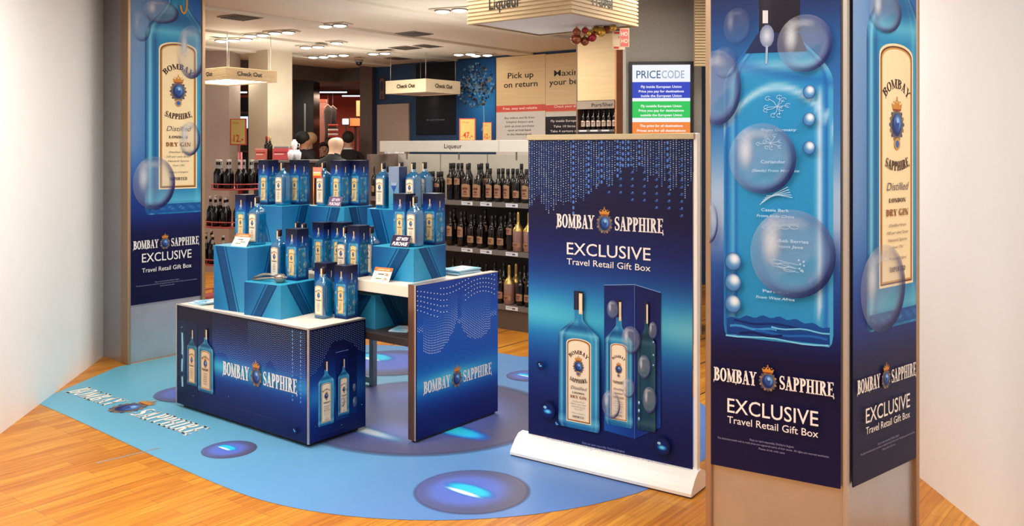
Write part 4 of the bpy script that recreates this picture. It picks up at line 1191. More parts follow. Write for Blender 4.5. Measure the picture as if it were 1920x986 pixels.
card('price_card', 'slanted cream price card with orange heading on the end plinth', Rr(RA, .185, .035, 1.056), R2, .135, .085, price_art(.135, .085), .55, grp='orange topped price cards')
pp = at_z(712, 528, ZT)
card('price_card', 'cream price card with orange heading on the table edge beside a low plinth', pp, R2, .135, .088, price_art(.135, .088, True), .5, grp='orange topped price cards')
def gift_art(w_, h_, bg, fg):
    a = Art(); a.rect(-w_ / 2, 0, w_ / 2, h_, bg)
    a.text('GET WITH', w_ * .04, h_ * .56, h_ * .28, fg, 'c', width=w_ * .62, shear=.25, bold=.03); a.text('PURCHASE', 0, h_ * .14, h_ * .30, fg, 'c', width=w_ * .82, shear=.25, bold=.03)
    return a
card('gift_sign', 'dark purple slanted gift sign with white letters on the low table plinth', Rr(RF, .185, .015, ZF), R2, .135, .075, gift_art(.135, .075, (52, 34, 72), (240, 236, 240)), .45, grp='gift with purchase signs')
card('gift_sign', 'washed-out lilac slanted gift sign on the edge of the top tier', Rr(RD, .205, .012, ZH), R2, .115, .068, gift_art(.115, .068, (120, 96, 124), (240, 228, 236)), .3, grp='gift with purchase signs')

# orange sign on a thin stand
p = Rr(RD, .012, .02, ZH)
root = empty('sign_stand', 'small orange price sign on a thin clear stem between the tall plinths', 'sign', p, R2)
MB().lathe([(.028, 0), (.028, .003), (.006, .005)], 16).build('base', mat('pale_plastic', (210, 214, 220), .3), root)
MB().tube([(0, 0, .004), (0, 0, .19)], .004).build('stem', mat('orange_stem', (240, 120, 50), .3, noise=.2, nscale=30), root)
MB().box(-.004, .074, -.004, .004, .19, .262, bev=.001).build('holder', mat('salmon_plastic', (232, 130, 104), .4), root)
a = Art(); a.rect(0, .192, .07, .205, (214, 84, 40)); a.rect(0, .205, .07, .220, (240, 196, 110)); a.rect(0, .222, .07, .230, (250, 240, 226)); a.build('sign_print', root, loc=(0, -.0044, 0))

# leaflets
def leaflet(loc, rot, w_, d_, z, label, n):
    root = empty('leaflet', label, 'leaflet', (loc[0], loc[1], z), rot, 'folded pale blue leaflets lying on the display')
    MB().box(-w_ / 2, w_ / 2, -d_ / 2, d_ / 2, 0, .0035, bev=.0008).box(-w_ / 2, w_ / 2 - .004, -d_ / 2, d_ / 2, .0037, .007, bev=.0008).build('sheet', mat('pale_blue_paper', (176, 214, 232), .35, noise=.05), root)
    a = Art(); a.grid(-w_ / 2, -d_ / 2, w_ / 2, d_ / 2, 8, 8, lambda u, v: mixc((128, 196, 226), (228, 240, 246), .5 + .5 * math.sin(u * 5 + v * 4 + n)))
    a.line([(-w_ * .2, -d_ * .1), (0, d_ * .1), (w_ * .25, -d_ * .05)], .006, (40, 60, 90))
    a.build('cover_print', root, loc=(0, 0, .0072), flat=True)
q0 = T(-1.19, .10)
leaflet(q0, RT + .1, .14, .10, ZB, 'lower pale blue leaflet on the far corner of the long box', 0)
leaflet(T(-1.17, .11), RT - .25, .14, .10, ZB + .0078, 'upper pale blue leaflet turned askew on the far corner of the long box', 1)
for i, (dx, dy, rr, lab) in enumerate(((0, 0, .05, 'lowest'), (.01, -.01, -.05, 'second lowest'), (-.006, .006, .10, 'second from the top'), (.004, 0, .0, 'topmost'))):
    leaflet(T(.22 + dx, 1.01 + dy), RT + rr, .16, .21, .878 + i * .0078, 'pale blue leaflet, %s of the pile beside the table end panel' % lab, i)
leaflet(T(.13, .60), RT + .4, .12, .16, .579, 'pale leaflet left loose on the shelf under the tabletop', 2)
# ================================================================== liqueur shelving
ORD = 'first second third fourth fifth sixth seventh eighth ninth tenth eleventh twelfth thirteenth fourteenth fifteenth sixteenth seventeenth eighteenth nineteenth twentieth'.split()
GREYS = mat('warm_grey_shelf', (112, 104, 98), .5, noise=.05)
LITE = mat('cream_shelf_back', (206, 200, 186), .55, noise=.03, nscale=4)
LX0, LX1 = -2.98, -.12
def gondola():
    L = LX1 - LX0
    root = empty('shelving_unit', 'long grey liqueur shelving unit with cream back and name board', 'shelving unit', tuple(T(LX0, 3.21)), RT)
    MB().box(0, L, .40, .44, 1.14, 1.60).build('back_panel', LITE, root)
    MB().box(0, L, .40, .44, .1, 1.139).build('lower_back_panel', mat('shaded_shelf_back', (40, 32, 30), .6, noise=.1), root)  # dark colour paints in the shade behind the lower shelves
    MB().box(-.05, .0, .0, .44, 0, 1.60).build('end_panel', mat('brown_end_panel', (110, 94, 84), .5, noise=.06), root)
    MB().box(L, L + .04, .0, .44, 0, 1.60).build('end_panel', MATS['brown_end_panel'], root)
    MB().box(0, L, .02, .43, .0, .20).build('plinth', mat('brown_plinth', (94, 78, 68), .5, noise=.1, nscale=4), root)
    for z in (.227, .72, 1.163):
        s = MB().box(0, L, .0, .40, z - .045, z).build('shelf', GREYS, root)
        k = 0; x = .35
        while x < L - .1:
            m = Art(); m.rect(0, -.002, .14, .032, (226, 228, 236)); m.rect(.01, .016, .07, .020, (90, 90, 96)); m.rect(.075, .006, .11, .022, (120, 110, 110))
            m.build('price_ticket', s, loc=(x, -.002, z - .038)); x += .235 + .07 * ((k * 7) % 3) ; k += 1
    # back panel joints
    j = MB()
    for x in (.62, 1.25, 1.80, 2.3): j.box(x, x + .006, .396, .400, 1.17, 1.6)
    j.build('back_joint_trim', mat('dark_joint', (120, 112, 102), .6), root)
    # name board floating above
    MB().box(.12, L + .02, .02, .05, 1.625, 1.735, bev=.002).build('name_board', mat('cream_board', (226, 221, 208), .5, noise=.02), root)
    for x in (.5, 1.2, 1.9, 2.5): MB().box(x - .006, x + .006, .03, .04, 1.55, 1.63).build('bracket', GREYS, root)
    pm = PM((T(LX0, 3.23).x, T(LX0, 3.23).y), (UY, -UX))
    a = Art(); s0, s1 = pm(833, 272)[0], pm(866, 272)[0]
    a.text('Liqueur', (s0 + s1) / 2, 1.66, .045, (44, 40, 38), 'c', width=s1 - s0, bold=.01)
    for px in (935,): s = pm(px, 270)[0]; a.rect(s, 1.627, s + .004, 1.733, (150, 146, 138))
    a.build('lettering_print', root, loc=(0, .0195, 0))
gondola()

DKG = mat('dark_bottle_glass', (20, 13, 11), .10, spec=.6, noise=.3, nscale=12)
CLG = glass_mat('rose_bottle_glass', (214, 176, 160), (176, 132, 118), .3, .12)
GOLDM = mat('gold_foil', (206, 170, 100), .3, metal=.8, noise=.1, nscale=40)
BLKCAP = mat('black_cap', (16, 14, 16), .35, noise=.1)
def dark_bottle(name, r, h, neck, lab, labc, capm, gl, capr=.016, sqr=False, band=None, lo=.22, hi=.52, shoulder=.58):
    root = empty(name, name.replace('_', ' '), 'bottle', (0, 0, -5), 0)
    s = h * shoulder; sq = (lambda z: .5 if z < s else 0) if sqr else None
    MB().lathe([(r * .86, 0), (r, .006), (r, s), (r * .93, s + h * .05), (r * .6, s + h * .115), (neck * 1.25, s + h * .17), (neck, s + h * .24), (neck, h - .03)], 18, sq=sq).build('glass_body', gl, root)
    MB().lathe([(capr * .9, h - .055), (capr, h - .052), (capr, h - .002), (capr * .9, h)], 14).build('cap', capm, root)
    if lab:
        rr = r * (1.01 if not sqr else 1.0); n = 12; vs = []; a0, a1 = -PI * .5 - 1.05, -PI * .5 + 1.05
        a = Art(); 
        me = MB(); z0, z1 = h * lo, h * hi
        for k in range(n + 1):
            t = a0 + (a1 - a0) * k / n; q = rr / (1 if not sqr else (abs(math.cos(t)) ** 7 + abs(math.sin(t)) ** 7) ** (1 / 7)) + .0006
            top = z1 + (z1 - z0) * .12 * math.sin(PI * k / n)
            vs += [(q * math.cos(t), q * math.sin(t), z0), (q * math.cos(t), q * math.sin(t), top)]
        me.add(vs, [[2 * k, 2 * k + 2, 2 * k + 3, 2 * k + 1] for k in range(n)])
        vs = []
        for zz0, zz1, f in ((.62, .80, .55), (.2, .27, .5), (.36, .52, .35)):
            b = len(me.v)
            for k in range(n + 1):
                t = -PI / 2 + (k / n - .5) * 2.1 * f; q = rr / (1 if not sqr else (abs(math.cos(t)) ** 7 + abs(math.sin(t)) ** 7) ** (1 / 7)) + .0014
                me.v += [(q * math.cos(t), q * math.sin(t), z0 + (z1 - z0) * zz0), (q * math.cos(t), q * math.sin(t), z0 + (z1 - z0) * zz1)]
            for k in range(n): me.f.append([b + 2 * k, b + 2 * k + 2, b + 2 * k + 3, b + 2 * k + 1]); me.m.append(1); me.sm.append(True)
        me.build('label', [mat('paper_' + name, labc, .55, noise=.06, nscale=60), mat('ink_' + name, band or (110, 50, 36), .55)], root)
    return reg(root)
K = {
    'tall': dark_bottle('liqueur_bottle', .038, .355, .013, True, (160, 122, 90), BLKCAP, DKG, .016, lo=.42, hi=.58, shoulder=.62),
    'square': dark_bottle('liqueur_bottle', .047, .35, .014, True, (176, 158, 108), BLKCAP, DKG, .017, True, (90, 76, 50), .10, .42, .55),
    'round': dark_bottle('liqueur_bottle', .041, .31, .014, True, (200, 156, 108), BLKCAP, DKG, .017, False, (150, 56, 40), .12, .48, .55),
    'short': dark_bottle('liqueur_bottle', .038, .27, .012, True, (150, 60, 52), BLKCAP, DKG, .018, False, (210, 180, 150), .45, .56, .62),
    'white': dark_bottle('liqueur_bottle', .038, .33, .014, True, (170, 160, 152), BLKCAP, DKG, .016, False, (80, 70, 70), .28, .55, .6),
    'plain': dark_bottle('liqueur_bottle', .040, .31, .014, True, (66, 44, 34), BLKCAP, DKG, .016, False, (196, 160, 110), .15, .34, .58),
    'rose': dark_bottle('liqueur_bottle', .052, .36, .013, True, (44, 30, 28), GOLDM, CLG, .014, False, (190, 150, 90), .12, .22, .52),
}
# gold shoulders of the rose bottles
MB().lathe([(.0530, .187), (.0500, .205), (.0330, .229), (.0175, .249), (.0150, .275), (.0150, .335), (.0135, .345)], 18, cap=False).build('foil_shoulder', GOLDM, K['rose'][0])
K['rose'] = reg(K['rose'][0])
DESC = {'tall': 'dark liqueur bottle with tan neck', 'square': 'square liqueur bottle with yellowish label', 'round': 'rounded liqueur bottle with cream label',
        'short': 'short dark liqueur bottle with red band', 'white': 'dark liqueur bottle with pale shield', 'plain': 'dark liqueur bottle with brown label', 'rose': 'pinkish liqueur bottle with gold shoulder'}
def on_shelf(z, rows, where):
    """rows: lists of (pixel column, kind); every bottle stands on the shelf at a depth ly"""
    for ri, (ly, items) in enumerate(rows):
        o = T(LX0, ly); pm = PM((o.x, o.y), (UY, -UX)); cnt = 0
        for (px, kd) in sorted(items, key=lambda q: -q[0]):
            s = pm(px, 400)[0]; pos = T(LX0 + s, ly, z); row = ('front row', 'second row', 'back row')[ri]
            if s > (LX1 - LX0) - .04: continue
            lab = '%s, %s from the banner, %s of %s' % (DESC[kd], ORD[cnt], row, where); cnt += 1
            place(K[kd], pos, RT + (cnt * 37 % 10 - 5) * .03, lab, 'liqueur bottles on the long shelving unit')
on_shelf(1.163, [(3.265, [(700, 'plain'), (806, 'short'), (822, 'short'), (845, 'tall'), (859, 'tall'), (877, 'square'), (898, 'square'), (919, 'round'), (935, 'round'), (952.5, 'round'), (970, 'plain'), (987, 'round')]),
                 (3.37, [(728, 'plain'), (760, 'short'), (797, 'short'), (812, 'short'), (828, 'short'), (851, 'tall'), (866, 'tall'), (880, 'tall'), (903, 'tall'), (914, 'tall'), (943, 'round'), (962, 'round'), (978, 'tall')])], 'top shelf')
on_shelf(.72, [(3.265, [(845, 'white'), (865, 'white'), (884, 'plain'), (902, 'plain'), (923, 'plain'), (940, 'plain'), (957, 'tall'), (972, 'rose'), (992, 'rose')]),
               (3.38, [(852, 'tall'), (872, 'white'), (890, 'round'), (910, 'tall'), (930, 'round'), (948, 'plain'), (966, 'tall')])], 'middle shelf')
on_shelf(.227, [(3.27, [(938.5, 'plain'), (955, 'rose'), (976, 'plain'), (991, 'plain')]),
                (3.39, [(850, 'tall'), (866, 'white'), (882, 'tall'), (897, 'plain'), (912, 'white'), (928, 'tall'), (945, 'tall'), (968, 'rose'), (984, 'tall')])], 'bottom shelf')

# ================================================================== red wire beer rack
RED = mat('red_enamel_wire', (206, 92, 90), .4, noise=.05)
BX, BY_ = -2.74, 9.0
TI = ((1.262, .27), (.895, .34), (.535, .40))
def rack():
    root = empty('beer_rack', 'round red wire rack of dark beer bottles with three tiers', 'rack', (BX, BY_, 0), 0)
    MB().tube([(0, 0, .02), (0, 0, 1.62)], .022, 10).build('pole', RED, root)
    MB().lathe([(.30, 0), (.30, .02), (.05, .035)], 28).build('base', RED, root)
    for z, r in TI + ((.17, .42),):
        m = MB()
        for zz in (z + .045, z - .005): m.tube([(r * math.cos(t), r * math.sin(t), zz) for t in [2 * PI * k / 36 for k in range(36)]], .006 if zz > z else .009, 6, closed=True)
        for k in range(8): t = 2 * PI * k / 8 + .2; m.tube([(r * math.cos(t), r * math.sin(t), z - .005), (r * math.cos(t), r * math.sin(t), z + .045)], .004, 5)
        for k in range(12): t = PI * k / 6; m.tube([(.02 * math.cos(t), .02 * math.sin(t), z - .012), (r * math.cos(t), r * math.sin(t), z - .005)], .003, 5)
        m.lathe([(r - .004, z - .006), (r - .004, z - .001)], 28)
        m.build('wire_tier', RED, root)
rack()
BG = mat('black_beer_glass', (12, 9, 9), .10, spec=.55, noise=.3, nscale=12)
def beer():
    root = empty('beer_bottle', 'black beer bottle', 'bottle', (0, 0, -5), 0)
    MB().lathe([(.036, 0), (.040, .006), (.040, .135), (.036, .155), (.022, .185), (.0145, .205), (.0135, .265)], 16).build('glass_body', BG, root)
    MB().lathe([(.0150, .262), (.0160, .266), (.0150, .282), (.010, .285)], 14).build('cap', mat('white_crown_cap', (196, 188, 180), .4), root)
    MB().lathe([(.0206, .1855), (.0152, .205), (.0142, .235)], 14, cap=False).build('neck_label', mat('silver_neck_label', (176, 172, 170), .45, noise=.2, nscale=90), root)
    return reg(root)
be = beer()
for ti, (z, r) in enumerate(TI + ((.17, .42),)):
    k = 0
    for ring, nb in ((r - .052, (12, 15, 18, 18)[ti]), (r - .150, (5, 8, 0, 0)[ti])):
        for i in range(nb):
            t = PI + PI * .5 + (i + .5) * 2 * PI / nb
            x, y = BX + ring * math.cos(t), BY_ + ring * math.sin(t)
            if math.sin(t) > .35 or ti == 3: continue
            k += 1
            place(be, (x, y, z), i * .7, 'black beer bottle, %s round the %s tier of the red wire rack' % ((ORD[k - 1] if k <= 20 else 'innermost'), ('top', 'second', 'third', 'lowest')[ti]), 'beer bottles in the red rack')
# sign above the rack
def tall_sign(name, label, px0, px1, py0, py1, Y, art_fn, pole=None, rot=0.0, frame=(196, 60, 50)):
    a0, b0 = P(px0, Y, py=py1), P(px1, Y, py=py0); w_, h_ = b0.x - a0.x, b0.z - a0.z
    root = empty(name, label, 'sign', (a0.x, Y, 0), rot)
    MB().box(0, w_, 0, .012, a0.z, b0.z, bev=.002).build('frame', mat('sign_red_%d' % frame[0], frame, .4), root)
    a = Art(); art_fn(a, w_, h_); a.build('sign_print', root, loc=(0, -.001, a0.z))
    if pole: MB().box(w_ * .48, w_ * .52, .002, .010, pole, a0.z).build('stem', mat('sign_red_%d' % frame[0], frame, .4), root)
    return root
def price_sign(txt):
    def f(a, w_, h_):
        a.rect(w_ * .07, h_ * .04, w_ * .93, h_ * .96, (214, 186, 120)); a.text('GUEST BEER', w_ * .16, h_ * .80, h_ * .045, (206, 80, 60), 'l', width=w_ * .4, bold=.02)
        a.text('from', w_ * .16, h_ * .86, h_ * .03, (206, 80, 60), 'l', width=w_ * .16); a.text(txt, w_ * .52, h_ * .12, h_ * .28, (212, 72, 54), 'c', width=w_ * .58, bold=.02); a.text('EUR', w_ * .12, h_ * .16, h_ * .07, (212, 72, 54), 'l', width=w_ * .12)
    return f
tall_sign('price_sign', 'golden price sign reading 12 on the red rack pole', 431, 462, 222, 272, 8.99, price_sign('12.-'), 1.62)

# ================================================================== low shelf with cups, boxes behind the display
def back_shelf():
    x0, x1, Y = P(476, 10.1, 0).x, P(600, 10.1, 0).x, 10.1
    root = empty('low_shelf', 'dark low shelf unit carrying cups and cartons in front of the checkout', 'shelf', (x0, Y, 0), 0)
    L = x1 - x0
    MB().box(0, L, 0, .40, 0, 1.50).build('body', mat('dark_cabinet', (46, 40, 40), .5, noise=.1), root)
    MB().box(-.02, L + .02, -.02, .42, 1.50, 1.53, bev=.003).build('top_panel', mat('grey_top', (120, 112, 104), .5), root)
    return x0, x1
back_shelf()
RB_ = mat('salmon_carton', (196, 104, 88), .5, noise=.05); RB2 = mat('red_carton', (206, 84, 86), .5, noise=.05)
def carton(px0, px1, pyt, Y, m, label, lid=False):
    a, b = P(px0, Y, py=pyt), P(px1, Y, py=pyt)
    root = empty('carton', label, 'box', (a.x, Y, 1.53), 0, 'cartons on the low shelf')
    h = a.z - 1.53; w_ = b.x - a.x
    MB().box(0, w_, 0, .18, 0, h, bev=.004).build('body', m, root)
    q = Art(); q.rect(w_ * .1, h * .45, w_ * .7, h * .55, (240, 200, 190)); q.rect(w_ * .1, h * .62, w_ * .9, h * .70, (150, 50, 50)); q.build('front_print', root, loc=(0, -.0006, 0))
    if lid: MB().box(w_ * .08, w_ * 1.0, .0, .14, h, h + .025, bev=.003).build('lid', mat('silver_lid', (150, 140, 136), .4), root)
carton(478, 499, 279, 10.12, RB_, 'salmon coloured carton on the low shelf beside dark bottle necks')
carton(511, 541, 278, 10.12, RB2, 'red carton with a silver lid on the low shelf beside white cups', True)
CUP = mat('white_ceramic', (236, 236, 238), .35, noise=.02)
def cup():
    r = empty('cup', 'white cup', 'cup', (0, 0, -5)); MB().lathe([(.020, 0), (.026, .004), (.034, .045), (.036, .085), (.022, .095), (.014, .115)], 14).build('body', CUP, r)
    MB().tube([(.034, 0, .07), (.055, 0, .065), (.055, 0, .03), (.033, 0, .03)], .004, 6).build('handle', CUP, r); return reg(r)
cp = cup()
for i, (px, Y, z) in enumerate(((545, 10.13, 1.53), (552, 10.18, 1.53), (559, 10.14, 1.53), (549, 10.30, 1.53), (556, 10.32, 1.53), (552, 10.24, 1.648))):
    place(cp, P(px, Y, z), i * 1.3, 'white %s on the low shelf, %s of the white cluster' % ('cup', ('closest to the red carton', 'middle of the front', 'closest to the checkout people', 'rear one by the carton', 'rear one by the people', 'topmost')[i]), 'white cups on the low shelf')
foil = [dark_bottle('sparkling_bottle', .030, .27, .012, False, (0, 0, 0), GOLDM, DKG, .014), dark_bottle('sparkling_bottle', .030, .27, .012, False, (0, 0, 0), mat('red_foil', (150, 40, 40), .3, metal=.6), DKG, .014)]
for i, (px, k, lab) in enumerate(((522, 0, 'gold foil'), (528, 1, 'red foil'), (534, 0, 'gold foil next to the white cups'), (500, 1, 'red foil beside the salmon carton'), (506, 0, 'gold foil beside the red carton'))):
    place(foil[k], P(px, 10.02 if i < 3 else 10.2, 1.35 if i < 3 else 1.53), 0, 'dark slim bottle with %s neck on the low shelf' % lab, 'slim bottles on the low shelf') if i > 2 else None
# white stack on the end of the liqueur unit
o = T(LX0 + .04, 3.42, 1.60)
for i, (dx, dz, s_, lab) in enumerate(((.0, 0, .075, 'broad bottom one'), (.10, 0, .055, 'second one along the shelf top'), (.03, .066, .06, 'upper one'), (.19, 0, .045, 'smallest one'))):
    p = T(LX0 + .06 + dx, 3.42, 1.601 + dz)
    r = empty('parcel', 'white wrapped parcel on top of the liqueur unit end, %s' % lab, 'parcel', p, RT + .2 * (i - 1), 'white parcels on the liqueur unit')
    MB().box(-s_ / 2, s_ / 2, -s_ / 2, s_ / 2, 0, .064 if not dz else .05, bev=.006).build('body', CUP, r)
    MB().box(-s_ / 2 - .001, s_ / 2 + .001, -.004, .004, -.0, .0645 if not dz else .0505).build('ribbon', mat('pink_ribbon', (222, 180, 190), .5), r)

# ================================================================== hanging wooden signs
WOOD = mat('pale_pine_slats', (186, 160, 120), .6, noise=.08, nscale=4, aniso=(1, 1, 14))
UND = mat('white_sign_underside', (214, 214, 212), .6)
def ring_sign(name, label, corner, z0, h, lu, lv, txt, tw, ts, slat=True, lit=0.0, woodcol=None, flip=False):
    """a square hanging sign box; corner = plan position of its corner closest to the viewer; lit = glow of the light panel underneath"""
    root = empty(name, label, 'sign', (corner[0], corner[1], z0), RT)
    wd = woodcol or WOOD
    m = MB()
    n = 9 if slat else 1
    for (bx) in ((-lv, 0, 0, .02), (-lv, 0, lu - .02, lu), (-lv, -lv + .02, .02, lu - .02), (-.02, 0, .02, lu - .02)):
        m.box(bx[0], bx[1], bx[2], bx[3], 0, h)
        if slat:
            for k in range(n):
                za, zb = h * k / n + .004, h * (k + 1) / n - .009
                m.box(bx[0] - .008 * (bx[0] == -lv), bx[1] + .008 * (bx[1] == 0), bx[2] - .008 * (bx[2] == 0), bx[3] + .008 * (bx[3] == lu), za, zb)
    m.build('slat_band', wd, root)
    um = UND if not lit else mat('light_panel_%s' % name, (255, 250, 240), .5, emit=(255, 248, 232), es=lit)
    MB().box(-lv + .025, -.025, .025, lu - .025, .012, .02).build('light_panel' if lit else 'soffit', um, root)
    for (x, y) in ((-.05, .05), (-lv + .05, .05), (-.05, lu - .05), (-lv + .05, lu - .05)): MB().tube([(x, y, h - .01), (x, y, 3.0 - z0)], .004, 6).build('cable', STEEL, root)
    a = Art(); 
    a.text(txt[0], -lv * tw[0], h * ts[1], h * ts[0], (40, 34, 30), 'c', width=ts[2], bold=.02)
    a.build('lettering_print', root, loc=(0, -.0095, 0))
    b = Art(); b.text(txt[1], lu * tw[1], h * ts[1], h * ts[0], (40, 34, 30), 'c', width=ts[2], bold=.02)
    b.build('lettering_print', root, loc=(.0095, 0, 0), rot=PI / 2)
ring_sign('hanging_sign', 'big pale slatted hanging sign above the roll-up banner', (.413, 6.23), 2.60, .26, .90, .95, ('Liqueur', 'Travel'), (.62, .42), (.34, .36, .30))
ring_sign('hanging_sign', 'slatted hanging checkout sign with glowing underside by the beige columns', (-3.25, 10.15), 2.45, .14, .70, .95, ('Check Out', 'Check Out'), (.45, .45), (.36, .36, .34), lit=2.5)
ring_sign('hanging_sign', 'cream hanging checkout sign in front of the dark face poster', (-1.196, 12.4), 2.45, .185, .72, .80, ('Check Out', 'Check Out'), (.48, .50), (.30, .38, .36), slat=False, woodcol=mat('cream_sign', (226, 210, 176), .5, noise=.03))

# slatted board and dark cabinet seen between the roll-up and the steel pillar
o = P(1302, 7.7, 0)
r = empty('slatted_board', 'pale slatted board high on the grey pillar edge', 'sign', (P(1303, 7.6).x, 7.6, 0), 0)
m = MB()
for k in range(26): m.box(0, .30, 0, .02, 2.36 + k * .0245, 2.36 + k * .0245 + .018)
m.box(0, .30, .02, .05, 2.36, 3.0); m.build('slat_band', WOOD, r)
r = empty('dark_cabinet', 'dark green glazed cabinet behind the roll-up banner edge', 'cabinet', (P(1309, 7.9).x, 7.55, 0), 0)
MB().box(.12, .32, .0, .5, 0.0, 1.62, bev=.004).build('body', mat('dark_green_metal', (14, 30, 24), .4, noise=.2, nscale=6), r)
MB().box(.12, .32, -.01, .0, .2, 1.5).build('door', mat('dark_green_glass', (10, 22, 20), .1, spec=.8), r)
MB().box(.10, .34, -.012, .52, 1.62, 1.66).build('top_panel', GREYS, r)
MB().tube([(.16, -.02, 1.3), (.16, -.04, 1.15), (.16, -.04, .95), (.16, -.02, .9)], .006, 6).build('handle', STEEL, r)
MB().box(.12, .32, .10, .5, 1.66, 2.36).build('upper_panel', mat('dark_brown_panel', (60, 44, 36), .5, noise=.1), r)

# ================================================================== lit price code screen on the grey pillar
def price_screen():
    a0 = P(1179, 7.95, py=117); b0 = P(1301, 7.90, py=113)
    th = math.radians(-4); cx = 1.02; 
    o = Vector((1.035, 7.975)); root = empty('price_screen', 'lit price code screen in a black frame on the grey pillar', 'screen', (o.x, o.y, 0), th)
    pm = PM((o.x, o.y), (math.cos(th), math.sin(th)))
    s0, zt = pm(1179, 116); s1 = pm(1300, 116)[0]; zb = 1.45
    m = MB(); w_ = .032
    m.box(s0, s1, -.02, .02, zb, zt); m.build('frame', mat('black_screen_frame', (14, 14, 18), .35), root)
    a = ClipArt(s0 + .03, s1 - .03, zb + .03, zt - .03); x0, x1 = s0 + .03, s1 - .03; cx = (x0 + x1) / 2; W = x1 - x0
    Z = lambda py: pm(1240, py)[1]
    a.rect(x0, zb, x1, zt, (238, 242, 250)); a.rect(x0, Z(184), x1, Z(154), (40, 72, 190)); a.rect(x0, Z(221), x1, Z(190), (40, 196, 96)); a.rect(x0, zb, x1, Z(229), (240, 140, 60))
    a.text('PRICE', cx - .005, Z(147), .072, (36, 92, 132), 'r', width=W * .42, bold=.004); a.text('CODE', cx + .005, Z(147), .072, (150, 164, 186), 'l', width=W * .39, bold=.004)
    for (py, t_, wd) in ((165, 'Fly inside European Union', .70), (173.5, 'Price you pay for destinations', .78), (182, 'inside the European Union', .70), (201, 'Fly outside European Union', .70), (209.5, 'Price you pay for destinations', .78), (218, 'outside the European Union', .72), (238, 'The price for all destinations', .74), (247, 'Prices are for all destinations', .84)):
        a.text(t_, cx, Z(py), .022, (250, 250, 252), 'c', width=W * wd, bold=.02)
    a.build('screen_print', root, loc=(0, -.021, 0), mats=(SCREEN, INKA))
price_screen()

# ================================================================== wall boards and posters on the back wall
BW0 = Vector((-2.86, 15.0)); bd = Vector((2.6 + 2.86, 10.69 - 15.0)).normalized(); BN = Vector((bd.y, -bd.x))
pb = PM(tuple(BW0 + BN * .03), tuple(bd))
def board(name, label, cat, px0, px1, py0, py1, m, art_fn=None, th=.025, kind=None, sub=None):
    xm = (px0 + px1) / 2; s0, s1 = pb(px0, 200)[0], pb(px1, 200)[0]; z1, z0 = pb(xm, py0)[1], pb(xm, py1)[1]; z1 = min(z1, 2.97)
    root = empty(name, label, cat, (*(BW0 + bd * s0 + BN * .03), 0), pb.rot)
    MB().box(0, s1 - s0, 0, th, z0, z1).build('panel', m, root)
    if art_fn: a = ClipArt(0, s1 - s0, z0, z1); art_fn(a, s1 - s0, z0, z1, lambda px, py: (pb(px, py)[0] - s0, pb(px, py)[1])); a.build('face_print', root, loc=(0, -.0015, 0))
    return root
PINE = mat('pale_pine_panel', (216, 186, 138), .5, noise=.06, nscale=3, aniso=(.6, .6, 12))
def pick(a, w_, z0, z1, L):
    dk = (34, 28, 26)
    a.rect(0, z0, w_, L(975, 210)[1], (206, 202, 196)); a.rect(0, L(975, 209)[1], w_, L(975, 197)[1], (206, 96, 84))
    def tx(s, px, py, sz, wpx, c=dk, b=.008): a.text(s, *L(px, py), sz, c, 'c', width=L(px + wpx / 2, py)[0] - L(px - wpx / 2, py)[0], bold=b)
    tx('Pick up', 976, 146, .085, 48); tx('on return', 976, 163, .085, 63); tx('Free, easy and reliable', 975, 205, .035, 64, (250, 226, 220))
    for i, (t_, wp) in enumerate((('Buy before you fly from', 56), ('Schiphol Airport and', 50), ('pick up your purchase', 54), ('upon arrival back', 44), ('in the Netherlands', 46))): tx(t_, 974, 222.5 + i * 7.7, .030, wp, (90, 84, 80), .01)
board('wall_board', 'pale pine board about picking up purchases on return', 'information board', 930.5, 1022.5, 104, 300, PINE, pick)
def maxi(a, w_, z0, z1, L):
    dk = (34, 28, 26)
    a.rect(0, z0, w_, L(1060, 210)[1], (206, 202, 196)); a.rect(0, L(1060, 208)[1], w_, L(1060, 196)[1], (206, 96, 84)); a.rect(0, z0, w_, L(1060, 218)[1], (40, 36, 44))
    def tx(s, px, py, sz, wpx, c=dk, b=.008): a.text(s, *L(px, py), sz, c, 'l', width=L(px + wpx, py)[0] - L(px, py)[0], bold=b)
    tx('Maximise', 1039, 143, .085, 74, dk, .002); tx('your benefits', 1030, 160, .085, 92); tx('Check your allowance', 1039, 202, .035, 66, (250, 226, 220))
    tx('Fly inside European Union', 1033, 229, .032, 76, (230, 226, 224)); tx('Take 10 litres of spirits', 1038, 239, .032, 70, (230, 226, 224)); tx('Take 4 cartons of cigarettes', 1032, 248, .032, 82, (230, 226, 224))
board('wall_board', 'pale pine board about maximising your benefits with a dark panel below', 'information board', 1023, 1128, 98, 300, PINE, maxi)
def face(a, w_, z0, z1, L):
    a.rect(0, z0, w_, z1, (12, 15, 26))
    def fc(r, t):
        x, y = r * math.cos(t), r * math.sin(t)
        v = math.exp(-((x + .05) / .5) ** 2 - (y / .9) ** 2) * (.55 if x < .25 else .25); v -= .3 * gs(y - .12, .08) * (abs(x) > .1) + .25 * gs(y + .35, .06) * gs(x, .35)
        return mixc((12, 15, 26), (104, 100, 100), max(0, v) * (1 - sstep(.8, 1, r)))
    x, z = L(816, 185); a.disc(x, z, w_ * .36, (z1 - z0) * .38, fc, 14, 30)
    a.text('for your moments', w_ * .5, L(816, 226)[1], .03, (130, 136, 150), 'c', width=w_ * .45)
board('wall_poster', 'dark poster with a dim pensive face on the blue back wall', 'poster', 780, 855, 116, 252, mat('black_poster', (12, 15, 26), .4), face)
